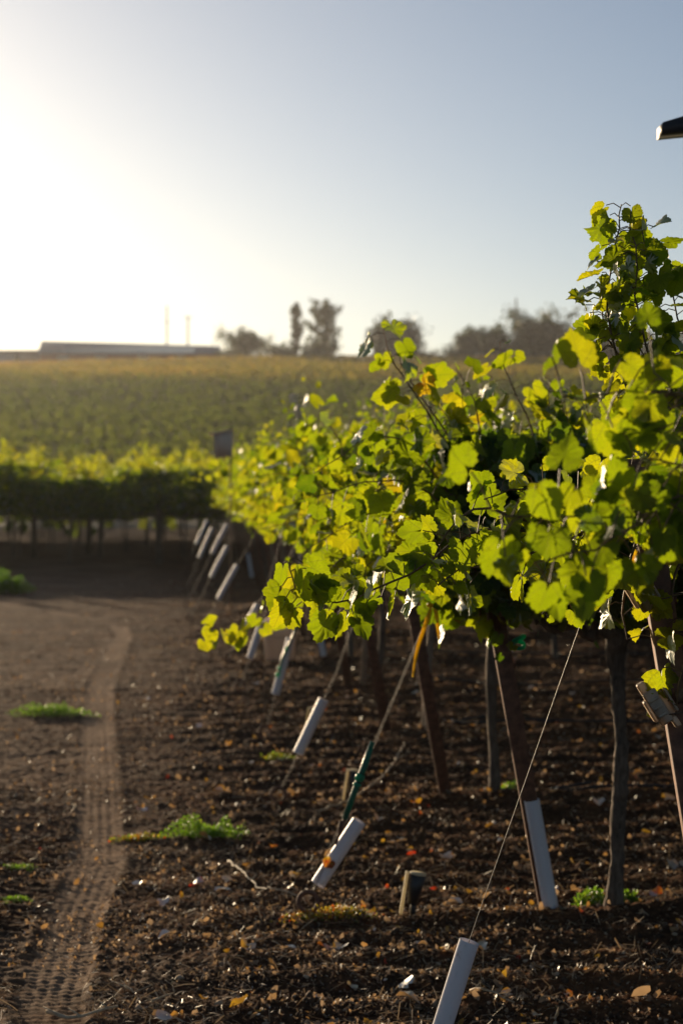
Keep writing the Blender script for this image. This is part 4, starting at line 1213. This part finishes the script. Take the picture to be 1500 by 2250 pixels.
# ------------------------------------------------------------------ hill
HD = np.array([55, 75, 95, 120, 160, 200, 250, 300, 340, 370, 392, 405, 425, 600, 900.])
HZ = np.array([-.6, -.2, .5, 1.9, 4.7, 8.0, 12.8, 17.6, 21.3, 23.9, 25.6, 26.1, 26.0, 25.6, 20.0])
def hill_z(x, y):
    z = np.interp(y, HD, HZ)
    t = smooth(0, 1, (y - 55) / 350)
    return z + t * (1.1 * np.sin(x * .011 + .6) + .5 * np.sin(x * .033 + 2) - .9) + .35 * np.sin(y * .05) * t
def build_hill():
    ys = np.concatenate([np.linspace(55, 430, 140), np.linspace(445, 900, 20)])
    xs = np.concatenate([np.linspace(-900, -160, 20)[:-1], np.linspace(-160, 160, 120), np.linspace(160, 900, 20)[1:]])
    X, Y = np.meshgrid(xs, ys); Z = hill_z(X, Y)
    n, m = X.shape
    i = np.arange(n - 1)[:, None] * m; j = np.arange(m - 1)[None, :]
    f = np.stack([i + j, i + j + 1, i + m + j + 1, i + m + j], -1).reshape(-1, 4)
    g = Geo(); g.add(np.stack([X, Y, Z], -1), f)
    m_ = mat_noise('hill_soil', (.05, .045, .028), (.10, .085, .05), .15, .9, 0)
    tag(g.build('hill', m_, smooth=True), kind='structure')
    # vine rows of the hillside, far off: one mass
    g = Geo()
    a = np.array([(-1, 0, 0), (.1, 0, -1), (1, 0, .1), (-.1, 0, 1.0)]); fq = np.array([(0, 1, 2, 3)])
    P = []; T = []
    y = 66.0
    while y < 404:
        half = y * .19 + 14
        n = int(half * 2 * (6.5 if y < 330 else 8))
        x = rng.uniform(-half, half, n)
        yy = y + rng.normal(0, .16, n)
        z = hill_z(x, yy) + .5 + 1.55 * rng.random(n) ** .8
        P.append(np.stack([x, yy, z], -1))
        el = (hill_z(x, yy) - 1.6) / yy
        sunlit_crest = smooth(.043, .057, el + .006 * (fbm(x, yy, .03, 3) - .5) * 2)  # sunlit vine tops near the crest, put into the leaf tint
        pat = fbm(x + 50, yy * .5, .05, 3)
        T.append(np.clip(.25 + .18 * (pat - .5) + sunlit_crest * (.36 + .35 * (fbm(x, yy, .02, 2) )) + rng.normal(0, .08, n), 0, 1))
        y += 2.7
    P = np.concatenate(P); T = np.concatenate(T); n = len(P)
    sc = np.repeat(rng.uniform(.14, .28, n)[:, None], 3, 1) * [1.1, 1, 1]
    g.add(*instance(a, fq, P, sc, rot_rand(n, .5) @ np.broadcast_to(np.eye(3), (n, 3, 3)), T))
    tag(g.build('hillside_vines', HILL_LEAF), 'dense vineyard covering the shaded hillside with crest rows tinted golden like sunlit tops', 'vineyard', kind='stuff')
build_hill()

# ------------------------------------------------------------------ things on the crest
def crest(x, d): return float(hill_z(np.array([x]), np.array([d]))[0])
def barn():
    d = 428; s = F / d
    xl = (84 - 750) / s; xr = (481 - 750) / s
    zt1 = CAM_H + (HOR - 745) / s; zt2 = CAM_H + (HOR - 757) / s; ze = CAM_H + (HOR - 776) / s
    t = empty('barn', ((xl + xr) / 2, d, 27.0), 'long low red barn with blue grey roof on the hill crest', 'barn')
    cx = (xl + xr) / 2; L = (xr - xl) / 2; z0 = 27.0
    g = Geo(); g.box((0, 5, (ze - z0) / 2 - 1), (L * 2 - .6, 9.4, ze - z0 + 2)); g.build('wall', REDWALL, t)
    g = Geo()
    e = ze - z0; r1 = zt1 - z0; r2 = zt2 - z0
    v = [(-L, -.6, e), (L, -.6, e - .1), (L, 5, r2), (-L, 5, r1), (-L, 10.6, e), (L, 10.6, e - .1)]
    v += [(a, b, c - .15) for a, b, c in v]
    g.add(v, [(0, 1, 2, 3), (3, 2, 5, 4), (7, 6, 9, 8), (8, 9, 10, 11), (0, 6, 7, 1), (4, 5, 11, 10), (0, 3, 9, 6), (3, 4, 10, 9), (1, 7, 8, 2), (2, 8, 11, 5)])
    # standing seams
    for q in np.linspace(-L + 1, L - 1, 36):
        tt = (q + L) / (2 * L); rr = r1 + (r2 - r1) * tt
        g.tube(np.array([(q, -.6, e + .03 - .1 * tt), (q, 5, rr + .03)]), .05, 4)
    g.build('roof', ROOF, t)
    for sg in (-1, 1):
        g = Geo(); zz = r1 if sg < 0 else r2
        v = [(sg * (L - .32), .3, e - .2), (sg * (L - .32), 9.7, e - .2), (sg * (L - .32), 5, zz - .25)]; v += [(a - sg * .2, b, c) for a, b, c in v]
        g.add(v, [(0, 1, 2), (5, 4, 3), (0, 3, 4, 1), (1, 4, 5, 2), (2, 5, 3, 0)]); g.build('gable', REDWALL, t)
    for q in (-14, -6, 3, 11):
        g = Geo(); g.box((q, .24, e - 1.3), (2.4, .12, 1.4)); g.build('door', TRIM, t)
barn()
def shed(pxl, pxr, top, eave, d, label, wall, roofm, z0=27.0):
    s = F / d; xl = (pxl - 750) / s; xr = (pxr - 750) / s
    t = empty('house', ((xl + xr) / 2, d, z0), label, 'house')
    L = (xr - xl) / 2; e = CAM_H + (HOR - eave) / s - z0; r = CAM_H + (HOR - top) / s - z0
    g = Geo(); g.box((0, 4, e / 2 - .5), (2 * L - .5, 7.4, e + 1)); g.build('wall', wall, t)
    g = Geo(); v = [(-L, 0, e), (L, 0, e), (L, 4, r), (-L, 4, r), (-L, 8, e), (L, 8, e)]; v += [(a, b, c - .2) for a, b, c in v]
    g.add(v, [(0, 1, 2, 3), (3, 2, 5, 4), (7, 6, 9, 8), (8, 9, 10, 11), (0, 6, 7, 1), (4, 5, 11, 10), (0, 3, 9, 6), (3, 4, 10, 9), (1, 7, 8, 2), (2, 8, 11, 5)]); g.build('roof', roofm, t)
    for q in (-.5, .1, .6):
        g = Geo(); g.box((q * L, .27, e - 1.2), (.9, .08, 1.1)); g.build('window', GLASS, t)
shed(-150, 84, 766, 774, 436, 'dark low building roof left of the blue grey barn', HOUSEWALL, HOUSEROOF)
shed(1185, 1262, 735, 756, 415, 'faint pale house between the trees at right', HOUSEWALL, HOUSEROOF)

def far_pole(x, top, d, label, arm):
    s = F / d; X = (x - 750) / s; z0 = crest(X, d); zt = CAM_H + (HOR - top) / s - z0
    t = empty('utility_pole', (X, d, z0), label, 'utility pole')
    g = Geo(); g.tube(np.array([(0, 0, -.5), (0, 0, zt * .5), (0, 0, zt)]), [.24, .21, .17], 10); g.build('pole', GREYWOOD, t, smooth=True)
    g = Geo(); g.box((0, -.12, zt - .35 if arm else zt * .78), (1.9 if arm else 1.0, .12, .14)); g.build('crossarm', GREYWOOD, t)
    for q in (-.8, -.3, .3, .8) if arm else (-.4, .4):
        g = Geo(); g.tube(np.array([(q, -.12, (zt - .28) if arm else zt * .78 + .07), (q, -.12, (zt - .1) if arm else zt * .78 + .25)]), .05, 8); g.build('insulator', PALE, t)
far_pole(367, 671, 445, 'taller thin utility pole rising behind the barn roof', False)
far_pole(413, 694, 445, 'shorter utility pole with crossarm behind the barn roof', True)
far_pole(1133, 655, 425, 'thin pole rising out of the tree clump at right', False)

def tree(cx, top, base, wpx, d, label, kind='round', n=2600, tint=(.4, .2), trunkh=.25, name='tree'):
    s = F / d; X = (cx - 750) / s; z0 = crest(X, d) - .3; H = CAM_H + (HOR - top) / s - z0; W = wpx / 2 / s * 1.35; n = int(n * 1.4)
    t = empty(name, (X, d, z0), label, 'tree')
    g = Geo(); th = H * (trunkh + .25 if kind != 'full' else .93)
    g.tube(np.array([(0, 0, 0), (.1 * W * rng.normal(), 0, th * .5), (0, 0, th)]), [H * .03, H * .022, H * .014], 8)
    blobs = []
    nb = 12 if kind == 'round' else 22
    for i in range(nb):
        if kind in ('round', 'full'):
            a = rng.uniform(0, 2 * math.pi); r = rng.uniform(.1, .72) * W; zz = H * (trunkh + (1 - trunkh) * (rng.uniform(.18, .8) if kind == 'round' else .08 + .86 * i / nb) * (1 - .35 * (r / W) ** 2))
            br = W * rng.uniform(.26, .46) * (1 if kind == 'round' else 1.1); c = np.array([r * math.cos(a), r * math.sin(a), zz]); sz = np.array([br, br, br * .75])
            zmax = H - sz[2] * .9
            c[2] = min(c[2], zmax)
        else:
            f = (i + .5) / nb; zz = H * (trunkh + (1 - trunkh) * f * .93)
            w = W * (math.sin(math.pi * min(1, .18 + f * .82)) ** .7)
            a = rng.uniform(0, 2 * math.pi); rr = w * rng.uniform(.1, .75); c = np.array([rr * math.cos(a), rr * math.sin(a), zz]); q = W * rng.uniform(.22, .42); sz = np.array([q, q, H * .055])
        blobs.append((c, sz))
        g.tube(np.array([(0, 0, min(th * .8, c[2] * .7)), c * [.5, .5, .85], c]), [H * .010, H * .006, H * .003], 5)
    P = []; T = []
    if kind == 'full': blobs = []
    nbr = 30 if kind == 'full' else 9
    for i in range(nbr):        # branches with leaves gathered along them
        f = (i + .5) / nbr; a = rng.uniform(0, 2 * math.pi)
        zb = H * (trunkh + (1 - trunkh) * f * .85)
        ln = W * (1.15 if kind == 'full' else 1.0) * (math.sin(math.pi * (.2 + .72 * f)) ** .8) * rng.uniform(.55, 1.15)
        if kind != 'full': zb = H * rng.uniform(.35, .62)
        e = np.array([ln * math.cos(a), ln * math.sin(a), min(zb + ln * rng.uniform(.4, 1.1), H)])
        b = np.array([0, 0, zb * .92])
        g.tube(np.array([b, (b + e) / 2 + [0, 0, -.03 * H], e]), [H * .006, H * .004, H * .002], 4)
        m = int(n / nbr * (1 if kind == 'full' else .22)); tt = rng.random(m) ** .6
        q = b + (e - b) * tt[:, None] + rng.normal(0, 1, (m, 3)) * np.array([1, 1, .8]) * W * (.12 if kind == 'full' else .09)
        P.append(q); T.append(np.full(m, rng.normal(0, .1)))
    g.build('trunk', BARK, t)
    for c, sz in blobs:
        m = n // nb
        u = rng.normal(0, 1, (m, 3)); u /= np.linalg.norm(u, axis=1)[:, None]
        r = rng.random(m) ** .45
        P.append(c + u * sz * r[:, None] * rng.uniform(.85, 1.15, (m, 1)))
        T.append(np.full(m, rng.normal(0, .1)))
    P = np.concatenate(P); T = np.concatenate(T); m = len(P)
    g = Geo(); a = np.array([(-1, 0, 0), (.2, .3, -.7), (1, 0, .1), (-.1, -.2, .8)]); fq = np.array([(0, 1, 2, 3)])
    sc = np.repeat(rng.uniform(.16, .40, m)[:, None], 3, 1) * (H / 9) ** .4
    g.add(*instance(a, fq, P, sc, rot_rand(m, 1.0), np.clip(T + rng.normal(*tint, m), 0, 1)))
    g.build('crown', TREE_LEAF, t)
tree(540, 726, 785, 118, 412, 'low round dull green tree just right of the barn', n=2600, trunkh=.12)
tree(625, 748, 785, 60, 414, 'small bush between the round tree and the tall slender trees', n=1100, trunkh=.05)
tree(650, 652, 785, 24, 416, 'slender narrow tree, left of the two tall ones', 'full', n=700, trunkh=.25)
tree(714, 650, 785, 60, 418, 'tall airy tree, right and wider of the two tall ones', 'full', n=1250, trunkh=.10)
tree(690, 745, 785, 66, 406, 'yellowish green bush at the foot of the tall trees', n=1100, tint=(.7, .15), trunkh=.05)
tree(855, 706, 790, 150, 410, 'dense dark round tree standing alone right of the tall ones', n=5200, tint=(.15, .15), trunkh=.05)
tree(930, 758, 792, 60, 410, 'low dark bush at the right foot of the dense round tree', n=900, tint=(.2, .15), trunkh=.05)
tree(1040, 716, 800, 110, 408, 'left tree of the big dark clump at right', n=3000, tint=(.3, .15), trunkh=.05)
tree(1100, 722, 800, 120, 402, 'middle tree of the big dark clump at right', n=3200, tint=(.3, .15), trunkh=.05)
tree(1180, 682, 800, 150, 404, 'tallest tree of the big dark clump at right', n=4200, tint=(.25, .15), trunkh=.05)
tree(1235, 708, 800, 100, 400, 'right tree of the big dark clump beside the leafy plume', n=2600, tint=(.25, .15), trunkh=.05)
tree(1330, 735, 800, 140, 404, 'tree behind the tall leafy plume at right', n=2600, tint=(.25, .15), trunkh=.05)
tree(1460, 725, 800, 170, 404, 'dark tree at the far right behind the vines', n=3000, tint=(.25, .15), trunkh=.05)

def car(pxx, pyy, d, label, colr=WHITEPAINT, rz=0.3):
    s = F / d; X = (pxx - 750) / s; z = CAM_H + (HOR - pyy) / s
    z0 = max(crest(X, d), z - .9)
    t = empty('parked_car', (X, d, z0), label, 'car', rz=rz)
    g = Geo()
    prof = [(-2.2, .35), (-2.2, .85), (-1.9, 1.0), (-1.3, 1.05), (-.8, 1.5), (.9, 1.52), (1.6, 1.05), (2.2, .95), (2.25, .4)]
    V = [(x, y, z_) for y in (-.85, .85) for x, z_ in prof]; m = len(prof)
    g.add(V, [tuple(range(m)), tuple(range(2 * m - 1, m - 1, -1))] + [(i, m + i, m + (i + 1) % m, (i + 1) % m) for i in range(m)]); g.build('body', colr, t)
    g = Geo(); g.box((.05, 0, 1.27), (1.9, 1.73, .3)); g.build('window', GLASS, t)
    for x in (-1.4, 1.4):
        for y in (-.8, .8):
            g = Geo(); g.tube(np.array([(x, y - .1, .34), (x, y + .1, .34)]), .34, 16); g.build('wheel', BLACK, t)
car(1055, 785, 398, 'small bright white car parked below the tree clump at right')

def plume():
    d = row_y(9) - 1.0; s = F / d; b = px(652, 960, d)
    t = empty('dry_seed_stalk', (b[0], d, 0), 'pale grey dry flower stalk poking above the vines against the hill', 'dry plant')
    top = CAM_H + (HOR - 868) / s
    g = Geo(); P = smooth_path([(.06, 0, 0), (.03, 0, 1.2), (.01, 0, 2.3), (0, 0, top - .25), (-.05, 0, top)], .06); g.tube(P, np.linspace(.014, .005, len(P)), 6); g.build('stem', DRYSTALK, t, smooth=True)
    g = Geo(); V0, F0 = ico(); n = 90
    zz = top - rng.random(n) * .75
    P2 = np.stack([np.interp(zz, P[:, 2], P[:, 0]) + rng.normal(0, .035, n), rng.normal(0, .035, n), zz], -1)
    g.add(*instance(V0, F0, P2, np.repeat(rng.uniform(.012, .028, n)[:, None], 3, 1), rot_rand(n), rng.random(n))); tag(g.build('seed_heads', DRYSTALK, t), kind='stuff')
plume()

# ------------------------------------------------------------------ haze
HAZE = 0.00016
if HAZE:
    g = Geo()
    g.box((0, 240, 24), (420, 520, 56))
    m = bpy.data.materials.new('haze_air'); m.use_nodes = True
    nt = m.node_tree; nt.nodes.remove(nt.nodes['Principled BSDF'])
    v = N(nt, 'ShaderNodeVolumePrincipled'); v.inputs['Color'].default_value = (.92, .93, .95, 1)
    v.inputs['Density'].default_value = HAZE; v.inputs['Anisotropy'].default_value = .6
    nt.links.new(v.outputs[0], nt.nodes['Material Output'].inputs['Volume'])
    o = g.build('haze', m)
    tag(o, kind='stuff')
